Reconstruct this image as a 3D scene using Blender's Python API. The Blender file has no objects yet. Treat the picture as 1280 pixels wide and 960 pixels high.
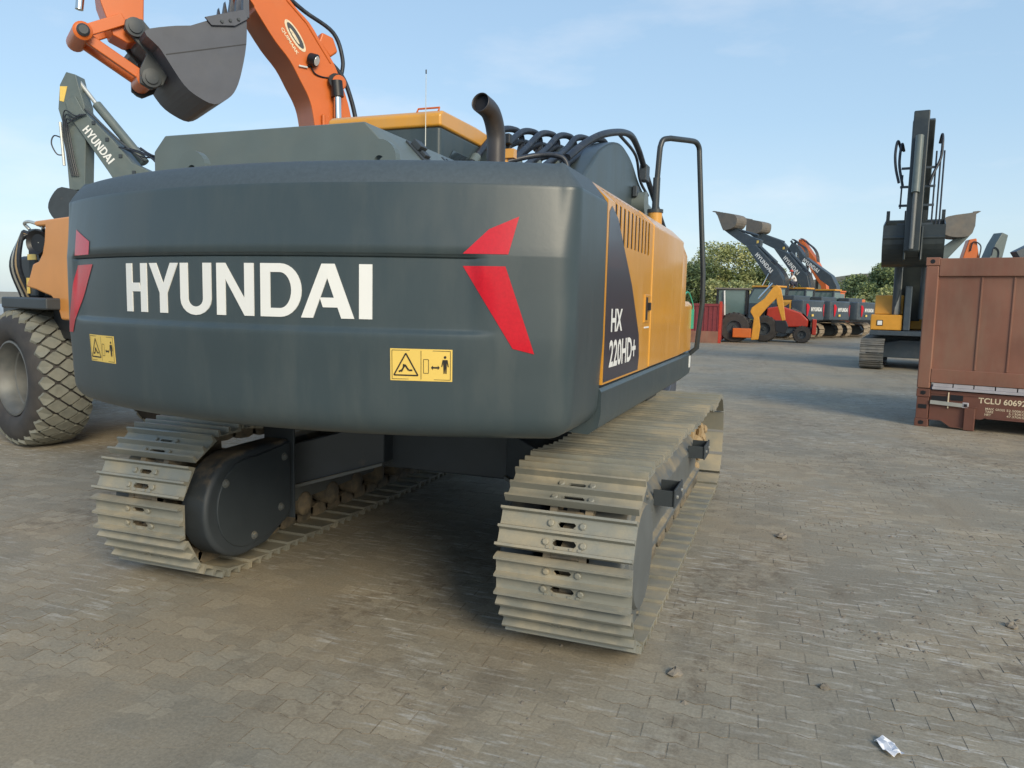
import bpy, bmesh, math, random
from mathutils import Vector, Matrix
random.seed(7)
S = bpy.context.scene
COL = S.collection
R = math.radians

# ---------------------------------------------------------------- camera
cd = bpy.data.cameras.new('camera'); cam = bpy.data.objects.new('camera', cd); COL.objects.link(cam)
YAW, PITCH, ROLL, FPX = 0.3556, 0.107, 0.023, 948.9
fw = Vector((-math.sin(YAW)*math.cos(PITCH), math.cos(YAW)*math.cos(PITCH), -math.sin(PITCH)))
rt = Vector((math.cos(YAW), math.sin(YAW), 0)); up = rt.cross(fw)
c_, s_ = math.cos(ROLL), math.sin(ROLL)
rt, up = c_*rt + s_*up, -s_*rt + c_*up
cam.matrix_world = Matrix(((rt.x, up.x, -fw.x, 2.1713), (rt.y, up.y, -fw.y, -5.3698), (rt.z, up.z, -fw.z, 1.6829), (0, 0, 0, 1)))
cd.sensor_width = 36; cd.lens = FPX/1280*36; cd.clip_start = .05; cd.clip_end = 3000
S.camera = cam
S.render.resolution_x = 1024; S.render.resolution_y = 768

# ---------------------------------------------------------------- light
SUN_EL, SUN_AZ = R(27), R(47)          # sun behind the camera, to its right: azimuth from -Y toward +X
S.view_settings.view_transform = 'Standard'; S.view_settings.look = 'None'
S.view_settings.exposure = 1.0; S.view_settings.gamma = 1
w = bpy.data.worlds.new('World'); S.world = w; w.use_nodes = True
nt = w.node_tree; nt.nodes.clear()
sd = Vector((math.sin(SUN_AZ)*math.cos(SUN_EL), -math.cos(SUN_AZ)*math.cos(SUN_EL), math.sin(SUN_EL)))   # toward the sun
sky = nt.nodes.new('ShaderNodeTexSky'); sky.sky_type = 'NISHITA'; sky.sun_disc = False
sky.sun_elevation = SUN_EL; sky.sun_rotation = math.atan2(sd.x, sd.y)
sky.air_density = 1.0; sky.dust_density = 1.2; sky.ozone_density = 1.3; sky.altitude = 0
tc = nt.nodes.new('ShaderNodeTexCoord')
mp = nt.nodes.new('ShaderNodeMapping'); mp.inputs['Scale'].default_value = (1, 1, 3.2); mp.inputs['Location'].default_value = (.35, .1, .2)
nz = nt.nodes.new('ShaderNodeTexNoise'); nz.inputs['Scale'].default_value = 3.4; nz.inputs['Detail'].default_value = 7; nz.inputs['Roughness'].default_value = .55
cr = nt.nodes.new('ShaderNodeValToRGB'); cr.color_ramp.elements[0].position = .50; cr.color_ramp.elements[1].position = .76
cr.color_ramp.elements[1].color = (.24, .24, .24, 1)
mx = nt.nodes.new('ShaderNodeMixRGB'); mx.inputs[2].default_value = (4.2, 3.9, 3.7, 1)
hs = nt.nodes.new('ShaderNodeHueSaturation'); hs.inputs['Saturation'].default_value = .85
bg = nt.nodes.new('ShaderNodeBackground'); bg.inputs[1].default_value = .15
wo = nt.nodes.new('ShaderNodeOutputWorld')
L = nt.links.new
L(tc.outputs['Generated'], mp.inputs[0]); L(mp.outputs[0], nz.inputs['Vector']); L(nz.outputs[0], cr.inputs[0])
sx = nt.nodes.new('ShaderNodeSeparateXYZ'); L(tc.outputs['Generated'], sx.inputs[0])
gr_ = nt.nodes.new('ShaderNodeValToRGB'); L(sx.outputs[2], gr_.inputs[0])            # hazy air: paler toward the horizon
gr_.color_ramp.elements[0].position = 0; gr_.color_ramp.elements[0].color = (1.85, 2.28, 2.50, 1)
gr_.color_ramp.elements[1].position = .75; gr_.color_ramp.elements[1].color = (.80, 1.42, 2.35, 1)
e_ = gr_.color_ramp.elements.new(.22); e_.color = (1.22, 1.88, 2.50, 1)
mg = nt.nodes.new('ShaderNodeMixRGB'); mg.inputs[0].default_value = .78; L(sky.outputs[0], hs.inputs['Color']); L(hs.outputs[0], mg.inputs[1]); L(gr_.outputs[0], mg.inputs[2]); L(mg.outputs[0], mx.inputs[1]); L(cr.outputs[0], mx.inputs[0]); L(mx.outputs[0], bg.inputs[0]); L(bg.outputs[0], wo.inputs[0])
sl = bpy.data.lights.new('sun', 'SUN'); sl.energy = 1.5; sl.angle = R(24); sl.color = (1, .87, .64)
so = bpy.data.objects.new('sun', sl); COL.objects.link(so); so.rotation_euler = sd.to_track_quat('Z', 'Y').to_euler()

# ---------------------------------------------------------------- materials
def mat(name, base, rough=.5, metal=0, spec=.5, var=.12, vscale=6, dust=0, dustcol=(.36, .29, .19), dscale=5, dthr=.5, bump=0, bscale=200, coat=0, rnd=0, dup=0, trans=0, dst=1):
    m = bpy.data.materials.new(name); m.use_nodes = True
    n = m.node_tree; b = n.nodes['Principled BSDF']; l = n.links.new
    b.inputs['Roughness'].default_value = rough; b.inputs['Metallic'].default_value = metal
    b.inputs['Specular IOR Level'].default_value = spec; b.inputs['Coat Weight'].default_value = coat; b.inputs['Coat Roughness'].default_value = .08
    if trans: b.inputs['Transmission Weight'].default_value = trans
    g = n.nodes.new('ShaderNodeNewGeometry')
    no = n.nodes.new('ShaderNodeTexNoise'); no.inputs['Scale'].default_value = vscale; no.inputs['Detail'].default_value = 5
    l(g.outputs['Position'], no.inputs['Vector'])
    mr = n.nodes.new('ShaderNodeMapRange'); mr.inputs[3].default_value = 1-var*2; mr.inputs[4].default_value = 1+var*2
    l(no.outputs[0], mr.inputs[0])
    mu = n.nodes.new('ShaderNodeMixRGB'); mu.blend_type = 'MULTIPLY'; mu.inputs[0].default_value = 1
    mu.inputs[1].default_value = (*base, 1); l(mr.outputs[0], mu.inputs[2])
    out = mu.outputs[0]
    if rnd:
        oi = n.nodes.new('ShaderNodeObjectInfo'); m2 = n.nodes.new('ShaderNodeMapRange'); m2.inputs[3].default_value = 1-rnd; m2.inputs[4].default_value = 1+rnd
        l(oi.outputs['Random'], m2.inputs[0]); m3 = n.nodes.new('ShaderNodeMixRGB'); m3.blend_type = 'MULTIPLY'; m3.inputs[0].default_value = 1
        l(out, m3.inputs[1]); l(m2.outputs[0], m3.inputs[2]); out = m3.outputs[0]
    if dust:
        n2 = n.nodes.new('ShaderNodeTexNoise'); n2.inputs['Scale'].default_value = dscale; n2.inputs['Detail'].default_value = 8; n2.inputs['Roughness'].default_value = .65
        if dst != 1:
            q_ = n.nodes.new('ShaderNodeMapping'); q_.inputs['Scale'].default_value = (1, 1, dst); l(g.outputs['Position'], q_.inputs[0]); l(q_.outputs[0], n2.inputs['Vector'])
        else: l(g.outputs['Position'], n2.inputs['Vector'])
        fac = n2.outputs[0]
        if dup:
            sx = n.nodes.new('ShaderNodeSeparateXYZ'); l(g.outputs['Normal'], sx.inputs[0])
            ma = n.nodes.new('ShaderNodeMath'); ma.operation = 'MULTIPLY_ADD'; ma.inputs[1].default_value = dup; l(sx.outputs[2], ma.inputs[0]); l(fac, ma.inputs[2]); fac = ma.outputs[0]
        r2 = n.nodes.new('ShaderNodeMapRange'); r2.inputs[1].default_value = dthr-.12; r2.inputs[2].default_value = dthr+.15; r2.inputs[4].default_value = dust
        l(fac, r2.inputs[0])
        m4 = n.nodes.new('ShaderNodeMixRGB'); l(r2.outputs[0], m4.inputs[0]); l(out, m4.inputs[1]); m4.inputs[2].default_value = (*dustcol, 1); out = m4.outputs[0]
        r3 = n.nodes.new('ShaderNodeMapRange'); r3.inputs[3].default_value = rough; r3.inputs[4].default_value = .9; l(r2.outputs[0], r3.inputs[0]); l(r3.outputs[0], b.inputs['Roughness'])
        if metal:
            r4 = n.nodes.new('ShaderNodeMapRange'); r4.inputs[3].default_value = metal; r4.inputs[4].default_value = 0; l(r2.outputs[0], r4.inputs[0]); l(r4.outputs[0], b.inputs['Metallic'])
    l(out, b.inputs['Base Color'])
    if bump:
        n5 = n.nodes.new('ShaderNodeTexNoise'); n5.inputs['Scale'].default_value = bscale; n5.inputs['Detail'].default_value = 3; l(g.outputs['Position'], n5.inputs['Vector'])
        bp = n.nodes.new('ShaderNodeBump'); bp.inputs['Strength'].default_value = bump; bp.inputs['Distance'].default_value = .002; l(n5.outputs[0], bp.inputs['Height']); l(bp.outputs[0], b.inputs['Normal'])
    return m
TAN = (.37, .31, .21)
M = dict(
    grey=mat('grey_green_paint', (.043, .062, .070), .36, spec=.5, var=.07, vscale=2.2, dust=.15, dustcol=(.17, .175, .15), dscale=6, dst=.22, dthr=.58, bump=.10, bscale=45),
    grit=mat('grey_gritty_paint', (.058, .078, .092), .6, var=.12, vscale=60, bump=.35, bscale=180),
    greyf=mat('dark_frame_paint', (.040, .050, .059), .5, var=.12, dust=.75, dustcol=(.19, .155, .11), dscale=4, dthr=.74, dup=.12),
    guard=mat('dusty_guard_paint', (.038, .047, .056), .58, var=.12, dust=.9, dustcol=(.25, .19, .12), dscale=5, dthr=.80, dup=.30),
    greyfd=mat('dusty_frame_paint', (.115, .125, .125), .5, var=.12, dust=.95, dustcol=(.33, .27, .175), dscale=3.5, dthr=.76, dup=.34),
    yellow=mat('yellow_paint', (.66, .31, .035), .28, var=.05, vscale=2, coat=.35, dust=.3, dustcol=(.5, .34, .18), dscale=5, dst=.3, dthr=.58),
    yellow_far=mat('yellow_far_paint', (.64, .30, .035), .4, var=.08),
    orange=mat('orange_paint', (.60, .135, .022), .34, var=.06, vscale=3, dust=.15, dustcol=(.4, .22, .12), dscale=2, dthr=.6),
    peach=mat('worn_orange_paint', (.66, .27, .06), .34, var=.06, vscale=3),
    red=mat('red_paint', (.45, .045, .025), .35, var=.08),
    darkblue=mat('dark_excavator_paint', (.048, .066, .084), .4, var=.12, dust=.25, dustcol=(.16, .14, .11), dscale=3, dthr=.62),
    darkmach=mat('near_black_green_paint', (.024, .032, .035), .4, var=.15, dust=.25, dustcol=(.10, .11, .09), dscale=2.5, dthr=.6),
    greenish=mat('grey_green_boom_paint', (.115, .145, .143), .42, var=.08, dust=.3, dustcol=(.2, .2, .16), dscale=2, dthr=.58),
    bucket=mat('grey_bucket_paint', (.066, .074, .095), .45, var=.12, vscale=4, dust=.2, dustcol=(.13, .13, .13), dscale=3, dthr=.6),
    bucketworn=mat('dusty_bucket_paint', (.13, .125, .115), .6, var=.15, dust=.5, dustcol=(.24, .19, .14), dscale=2, dthr=.5),
    shoe=mat('track_steel', (.25, .25, .215), .5, metal=.2, var=.07, vscale=5, dust=.75, dustcol=(.43, .36, .24), dscale=3.5, dthr=.60, dup=.10, bump=.5, bscale=90, rnd=.10),
    shoefar=mat('far_track_steel', (.12, .125, .12), .6, metal=.1, var=.2, dust=.35, dustcol=(.28, .22, .16), dscale=3),
    shoetan=mat('tan_track_steel', (.30, .24, .17), .7, var=.2),
    chain=mat('track_chain_steel', (.12, .11, .09), .6, metal=.2, var=.2, dust=.8, dustcol=(.30, .235, .15), dscale=9, dthr=.5),
    clay=mat('dry_clay', (.34, .25, .145), .95, var=.15, vscale=20, bump=.8, bscale=40),
    black=mat('black_plastic', (.012, .013, .016), .45, var=.1),
    hose=mat('rubber_hose', (.020, .026, .038), .42, var=.15, dust=.2, dustcol=(.18, .18, .17), dscale=14, dthr=.6),
    pipe=mat('dark_rail_paint', (.035, .042, .046), .35, var=.1),
    exhaust=mat('exhaust_steel', (.055, .052, .056), .42, metal=.3, var=.15),
    soot=mat('pipe_inside', (.01, .012, .018), .9),
    chrome=mat('chrome_rod', (.75, .74, .70), .12, metal=1, var=.02),
    steel=mat('bright_steel', (.6, .6, .55), .35, metal=.6, var=.1),
    glass=mat('dark_cab_glass', (.025, .035, .04), .06, spec=.8, var=.02),
    glassg=mat('pale_cab_glass', (.11, .17, .165), .08, spec=.9, var=.05),
    white=mat('white_lettering', (.80, .80, .77), .4, var=.01),
    cream=mat('cream_lettering', (.72, .60, .42), .6, var=.25, vscale=40),
    reddecal=mat('red_reflective_decal', (.52, .004, .018), .28, spec=.35, var=.10, vscale=90, coat=.15),
    yelstick=mat('yellow_sticker', (.80, .56, .13), .45, var=.03),
    ink=mat('black_ink', (.02, .018, .015), .5),
    decal=mat('dark_decal', (.035, .035, .052), .3, var=.04, coat=.2),
    tyre=mat('tyre_rubber', (.036, .034, .034), .75, var=.2, vscale=8, dust=.45, dustcol=(.085, .075, .066), dscale=5, dthr=.5, bump=.4, bscale=60),
    lug=mat('worn_tread', (.17, .175, .15), .8, var=.2, vscale=12, dust=.4, dustcol=(.24, .225, .18), dscale=9, bump=.5, bscale=120),
    rim=mat('silver_rim', (.14, .15, .15), .5, metal=.4, var=.12, dust=.35, dustcol=(.2, .18, .16), dscale=6),
    rust=mat('container_oxide_paint', (.245, .108, .070), .62, var=.2, vscale=1.9, dust=.5, dustcol=(.25, .165, .115), dscale=5, dst=.25, dthr=.54, bump=.15, bscale=30),
    rustd=mat('flatrack_oxide_paint', (.155, .062, .042), .6, var=.15, vscale=4, dust=.35, dustcol=(.10, .06, .045), dscale=3, dthr=.58, bump=.3, bscale=50),
    wood=mat('pale_slat', (.42, .40, .42), .7, var=.15),
    redcont=mat('red_container_paint', (.20, .03, .035), .55, var=.15),
    lamp=mat('lamp_lens', (.6, .6, .58), .1, spec=.8),
    green=mat('green_tag', (.05, .38, .26), .4),
    skin=mat('skin', (.22, .11, .07), .6), shirt=mat('white_shirt', (.75, .73, .70), .8), cloth=mat('dark_trousers', (.05, .055, .08), .9), cap=mat('red_cap', (.45, .05, .03), .8),
    bark=mat('bark', (.11, .085, .06), .9, var=.2), paper=mat('white_paper', (.78, .78, .80), .8), stone=mat('pebble', (.22, .19, .15), .9, var=.3, rnd=.2),
)
def leafmat(name, c1, c2):
    m = bpy.data.materials.new(name); m.use_nodes = True; n = m.node_tree; b = n.nodes['Principled BSDF']; l = n.links.new
    g = n.nodes.new('ShaderNodeNewGeometry'); no = n.nodes.new('ShaderNodeTexNoise'); no.inputs['Scale'].default_value = .9; no.inputs['Detail'].default_value = 6
    l(g.outputs['Position'], no.inputs['Vector']); r = n.nodes.new('ShaderNodeValToRGB'); r.color_ramp.elements[0].position = .35; r.color_ramp.elements[1].position = .65
    r.color_ramp.elements[0].color = (*c1, 1); r.color_ramp.elements[1].color = (*c2, 1); l(no.outputs[0], r.inputs[0]); l(r.outputs[0], b.inputs['Base Color'])
    b.inputs['Roughness'].default_value = .7; return m
M['leafa'] = leafmat('olive_leaves', (.14, .19, .06), (.40, .40, .16))
M['leafb'] = leafmat('dark_leaves', (.10, .15, .065), (.27, .32, .13))
M['leafc'] = leafmat('pale_leaves', (.20, .25, .09), (.44, .44, .20))
def groundmat():
    m = bpy.data.materials.new('dusty_pavers'); m.use_nodes = True; n = m.node_tree; b = n.nodes['Principled BSDF']; l = n.links.new
    b.inputs['Roughness'].default_value = .82; b.inputs['Specular IOR Level'].default_value = .3
    g = n.nodes.new('ShaderNodeNewGeometry')
    def noise(sc, det=6, rough=.6, scale=None, dist=0):
        t = n.nodes.new('ShaderNodeTexNoise'); t.inputs['Scale'].default_value = sc; t.inputs['Detail'].default_value = det; t.inputs['Roughness'].default_value = rough; t.inputs['Distortion'].default_value = dist
        if scale:
            q = n.nodes.new('ShaderNodeMapping'); q.inputs['Scale'].default_value = scale; q.inputs['Rotation'].default_value = (0, 0, R(4)); l(g.outputs['Position'], q.inputs[0]); l(q.outputs[0], t.inputs['Vector'])
        else: l(g.outputs['Position'], t.inputs['Vector'])
        return t.outputs[0]
    def ramp(x, lo, hi, a=0., c=1.):
        q = n.nodes.new('ShaderNodeMapRange'); q.inputs[1].default_value = lo; q.inputs[2].default_value = hi; q.inputs[3].default_value = a; q.inputs[4].default_value = c; l(x, q.inputs[0]); return q.outputs[0]
    def mixc(f, a, c, bl='MIX'):
        q = n.nodes.new('ShaderNodeMixRGB'); q.blend_type = bl
        for i, v in ((0, f), (1, a), (2, c)):
            if isinstance(v, (int, float)): q.inputs[i].default_value = v
            elif isinstance(v, tuple): q.inputs[i].default_value = (*v, 1)
            else: l(v, q.inputs[i])
        return q.outputs[0]
    def mul(a, c):
        q = n.nodes.new('ShaderNodeMath'); q.operation = 'MULTIPLY'; l(a, q.inputs[0]); l(c, q.inputs[1]); return q.outputs[0]
    c = mixc(ramp(noise(.55, 4), .38, .62), (.350, .292, .205), (.278, .252, .196))
    c = mixc(ramp(noise(2.2, 7, .65), .5, .72, 0, .7), c, (.32, .292, .228))
    c = mixc(ramp(noise(1.1, 7, .7), .54, .72, 0, .55), c, (.195, .165, .120))
    c = mixc(ramp(noise(.9, 6, .7, (1.3, .8, 1)), .60, .72, 0, .45), c, (.245, .175, .118))
    c = mixc(ramp(noise(1.0, 5, .65, (1.5, .14, 1), .6), .57, .70, 0, .5), c, (.215, .172, .118))
    c = mixc(ramp(noise(1.3, 5, .65, (1.2, .16, 1), .5), .58, .70, 0, .45), c, (.36, .32, .245))
    c = mixc(mul(ramp(noise(.8, 5, .7, (1, .55, 1), .5), .50, .62), ramp(noise(9, 7, .75), .46, .60, 0, .75)), c, (.165, .130, .090))
    sc = mul(ramp(noise(2.2, 4, .6, (2.2, 15, 1), .2), .53, .62), mul(ramp(noise(.45, 3), .44, .56), ramp(noise(6, 3), .35, .55)))
    c = mixc(mul(sc, ramp(noise(30, 3), .3, .6, .45, .95)), c, (.50, .47, .41))
    c = mixc(ramp(noise(70, 4, .7), .3, .7), mixc(1., c, (.80, .80, .80), 'MULTIPLY'), mixc(1., c, (1.16, 1.16, 1.16), 'MULTIPLY'))
    at = n.nodes.new('ShaderNodeAttribute'); at.attribute_name = 'rnd'
    c = mixc(1., c, ramp(at.outputs['Fac'], 0, 1, .90, 1.09), 'MULTIPLY')
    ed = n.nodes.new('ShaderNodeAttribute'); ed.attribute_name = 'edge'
    c = mixc(ramp(ed.outputs['Fac'], 0, 1), c, (.170, .142, .105))        # darker colour on the paver chamfers along the joints
    l(c, b.inputs['Base Color'])
    bp = n.nodes.new('ShaderNodeBump'); bp.inputs['Strength'].default_value = .7; bp.inputs['Distance'].default_value = .006
    l(mixc(.45, noise(28, 8, .65), noise(6, 6, .6)), bp.inputs['Height']); l(bp.outputs[0], b.inputs['Normal'])
    return m
M['ground'] = groundmat()

# ---------------------------------------------------------------- mesh helpers
class MB:
    def __init__(s): s.v = []; s.f = []
    def add(s, vs, fs):
        o = len(s.v); s.v += [tuple(v) for v in vs]; s.f += [tuple(i+o for i in f) for f in fs]; return s
    def box(s, x0, x1, y0, y1, z0, z1):
        return s.add([(x, y, z) for z in (z0, z1) for y in (y0, y1) for x in (x0, x1)], [(0, 2, 3, 1), (4, 5, 7, 6), (0, 1, 5, 4), (2, 6, 7, 3), (0, 4, 6, 2), (1, 3, 7, 5)])
    def prism(s, prof, ax, a, b):
        if ax == 'x': f = lambda u, v, t: (t, u, v)
        elif ax == 'y': f = lambda u, v, t: (u, t, v)
        else: f = lambda u, v, t: (u, v, t)
        n = len(prof)
        return s.add([f(u, v, a) for u, v in prof]+[f(u, v, b) for u, v in prof], [tuple(range(n))[::-1], tuple(range(n, 2*n))]+[(i, (i+1) % n, n+(i+1) % n, n+i) for i in range(n)])
    def bar(s, p, q, wx, wz):                 # rectangular bar between two points
        p, q = Vector(p), Vector(q); d = (q-p).normalized(); u = d.cross(Vector((0, 0, 1)))
        if u.length < .01: u = Vector((1, 0, 0))
        u.normalize(); n = u.cross(d)
        vs = [e+u*a*wx/2+n*c*wz/2 for e in (p, q) for a, c in ((-1, -1), (1, -1), (1, 1), (-1, 1))]
        return s.add(vs, [(3, 2, 1, 0), (4, 5, 6, 7)]+[(i, (i+1) % 4, 4+(i+1) % 4, 4+i) for i in range(4)])
    def tube(s, pts, r, seg=10, caps=True, r2=None):
        pts = [Vector(p) for p in pts]; n = len(pts); prev = None; rings = []
        for i, p in enumerate(pts):
            d = (pts[min(i+1, n-1)]-pts[max(i-1, 0)]).normalized()
            if prev is None:
                u = d.orthogonal().normalized()
            else:
                u = (prev-d*prev.dot(d)).normalized()
            prev = u; v = d.cross(u); rr = r if r2 is None else r+(r2-r)*i/(n-1)
            rings.append([p+(u*math.cos(2*math.pi*k/seg)+v*math.sin(2*math.pi*k/seg))*rr for k in range(seg)])
        vs = [q for ring in rings for q in ring]
        fs = [(i*seg+k, i*seg+(k+1) % seg, (i+1)*seg+(k+1) % seg, (i+1)*seg+k) for i in range(n-1) for k in range(seg)]
        if caps: fs += [tuple(range(seg))[::-1], tuple(range((n-1)*seg, n*seg))]
        return s.add(vs, fs)
    def lathe(s, prof, o, ax, seg=32, caps=True):        # prof: (radius, offset along axis)
        o = Vector(o); ax = Vector(ax).normalized(); u = ax.orthogonal().normalized(); v = ax.cross(u); n = len(prof)
        vs = [o+ax*h+(u*math.cos(2*math.pi*k/seg)+v*math.sin(2*math.pi*k/seg))*r for r, h in prof for k in range(seg)]
        fs = [(i*seg+k, i*seg+(k+1) % seg, (i+1)*seg+(k+1) % seg, (i+1)*seg+k) for i in range(n-1) for k in range(seg)]
        return s.add(vs, fs+([tuple(range(seg))[::-1], tuple(range((n-1)*seg, n*seg))] if caps else []))
    def polys(s, polys, fn, t=.003):          # flat shapes (u, v) set on a surface by fn(u, v, depth), with a little thickness
        for p in polys:
            n = len(p)
            s.add([fn(u, v, t) for u, v in p]+[fn(u, v, -.002) for u, v in p], [tuple(range(n)), tuple(range(n, 2*n))[::-1]]+[(i, (i+1) % n, n+(i+1) % n, n+i) for i in range(n)])
        return s
    def mesh(s, name, m, smooth=None):
        me = bpy.data.meshes.new(name); me.from_pydata(s.v, [], s.f); me.update()
        bm = bmesh.new(); bm.from_mesh(me); bmesh.ops.recalc_face_normals(bm, faces=bm.faces)
        bm.to_mesh(me); bm.free()
        me.materials.append(M[m] if isinstance(m, str) else m)
        if smooth is not None:
            me.shade_smooth()
            try: me.set_sharp_from_angle(angle=R(smooth))
            except Exception: pass
        return me
    def obj(s, name, m, parent=None, smooth=None, bevel=0, seg=2, label=None):
        o = bpy.data.objects.new(name, s.mesh(name, m, smooth)); COL.objects.link(o)
        if parent: o.parent = parent
        if bevel:
            b = o.modifiers.new('bevel', 'BEVEL'); b.width = bevel; b.segments = seg; b.limit_method = 'ANGLE'; b.angle_limit = R(28); b.harden_normals = True
            for p in o.data.polygons: p.use_smooth = True
        if label: o['label'] = label
        return o
def thing(name, label, cat, loc=(0, 0, 0), rz=0, group=None):
    o = bpy.data.objects.new(name, None); COL.objects.link(o); o.location = loc; o.rotation_euler = (0, 0, rz)
    o['label'] = label; o['category'] = cat
    if group: o['group'] = group
    return o
def tag(o, label, cat, group=None):
    o['label'] = label; o['category'] = cat
    if group: o['group'] = group
    return o
def inst(src, parent, loc=(0, 0, 0), rot=(0, 0, 0), name=None):
    o = src.copy(); COL.objects.link(o); o.parent = parent; o.location = loc; o.rotation_euler = rot
    if name: o.name = name
    return o
def catmull(pts, k=6):
    P = [Vector(p) for p in pts]; P = [P[0]*2-P[1]]+P+[P[-1]*2-P[-2]]; out = []
    for i in range(1, len(P)-2):
        for j in range(k):
            t = j/k; a, b, c, d = P[i-1:i+3]
            out.append(.5*((2*b)+(c-a)*t+(2*a-5*b+4*c-d)*t*t+(3*b-a-3*c+d)*t**3))
    return out+[P[-2]]

# letters drawn as polygons: the wide heavy capitals on the counterweights and booms
def wordshapes():
    def arc(cx, cy, rx, ry, a0, a1, n=10): return [(cx+rx*math.cos(R(a0+(a1-a0)*i/n)), cy+ry*math.sin(R(a0+(a1-a0)*i/n))) for i in range(n+1)]
    H = [[(0, 0), (.17, 0), (.17, .42), (.17, .60), (.17, 1), (0, 1)], [(.17, .42), (.41, .42), (.37, .60), (.17, .60)], [(.41, 0), (.58, 0), (.58, 1), (.41, 1)]]
    Y = [[(.26, 0), (.44, 0), (.44, .40), (.70, 1), (.52, 1), (.35, .58), (.18, 1), (0, 1), (.26, .40)]]
    U = [[(0, 1), (0, .30)]+arc(.33, .30, .33, .32, 180, 360)[1:]+[(.66, 1), (.49, 1), (.49, .30)]+arc(.33, .30, .16, .155, 0, -180)[1:]+[(.17, 1)]]
    N = [[(0, 0), (.17, 0), (.17, .70), (.53, 0), (.70, 0), (.70, 1), (.53, 1), (.53, .32), (.17, 1), (0, 1)]]
    o = [(0, 0)]+arc(.34, .5, .36, .5, -90, 90, 16)+[(0, 1)]; i = [(.17, .165)]+arc(.34, .5, .19, .335, -90, 90, 16)+[(.17, .835)]
    D = [[o[k], o[(k+1) % len(o)], i[(k+1) % len(i)], i[k]] for k in range(len(o))]
    A = [[(0, 0), (.195, 0), (.425, .742), (.425, 1), (.335, 1)], [(.425, 1), (.425, .742), (.53, .38), (.587, .20), (.645, 0), (.845, 0), (.54, 1)], [(.305, .38), (.355, .20), (.587, .20), (.53, .38)]]
    I = [[(0, 0), (.2, 0), (.2, 1), (0, 1)]]
    x = 0; res = []
    for sh, wd, gap in ((H, .58, .07), (Y, .70, .05), (U, .66, .11), (N, .70, .12), (D, .70, -.01), (A, .845, .075), (I, .2, 0)):
        res += [[(x+u, v) for u, v in p] for p in sh]; x += wd+gap
    return [[(u/x, v) for u, v in p] for p in res]
WORD = wordshapes()
def textpolys(body, bold=0.0):
    cu = bpy.data.curves.new('txt', 'FONT'); cu.body = body; cu.size = 1; cu.offset = bold; cu.resolution_u = 3
    ob = bpy.data.objects.new('txt', cu); COL.objects.link(ob)
    me = bpy.data.meshes.new_from_object(ob.evaluated_get(bpy.context.evaluated_depsgraph_get()))
    P = [[(me.vertices[i].co.x, me.vertices[i].co.y) for i in p.vertices] for p in me.polygons]
    bpy.data.objects.remove(ob); bpy.data.meshes.remove(me)
    xs = [u for p in P for u, v in p]; ys = [v for p in P for u, v in p]; x0, x1, y0, y1 = min(xs), max(xs), min(ys), max(ys)
    return [[((u-x0)/(x1-x0), (v-y0)/(y1-y0)) for u, v in p] for p in P]
def flat(mb, polys, fn, t=.003):              # thin lettering: front faces only, lifted off the surface
    for p in polys: mb.add([fn(u, v, t) for u, v in p], [tuple(range(len(p)))])
    return mb

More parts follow.
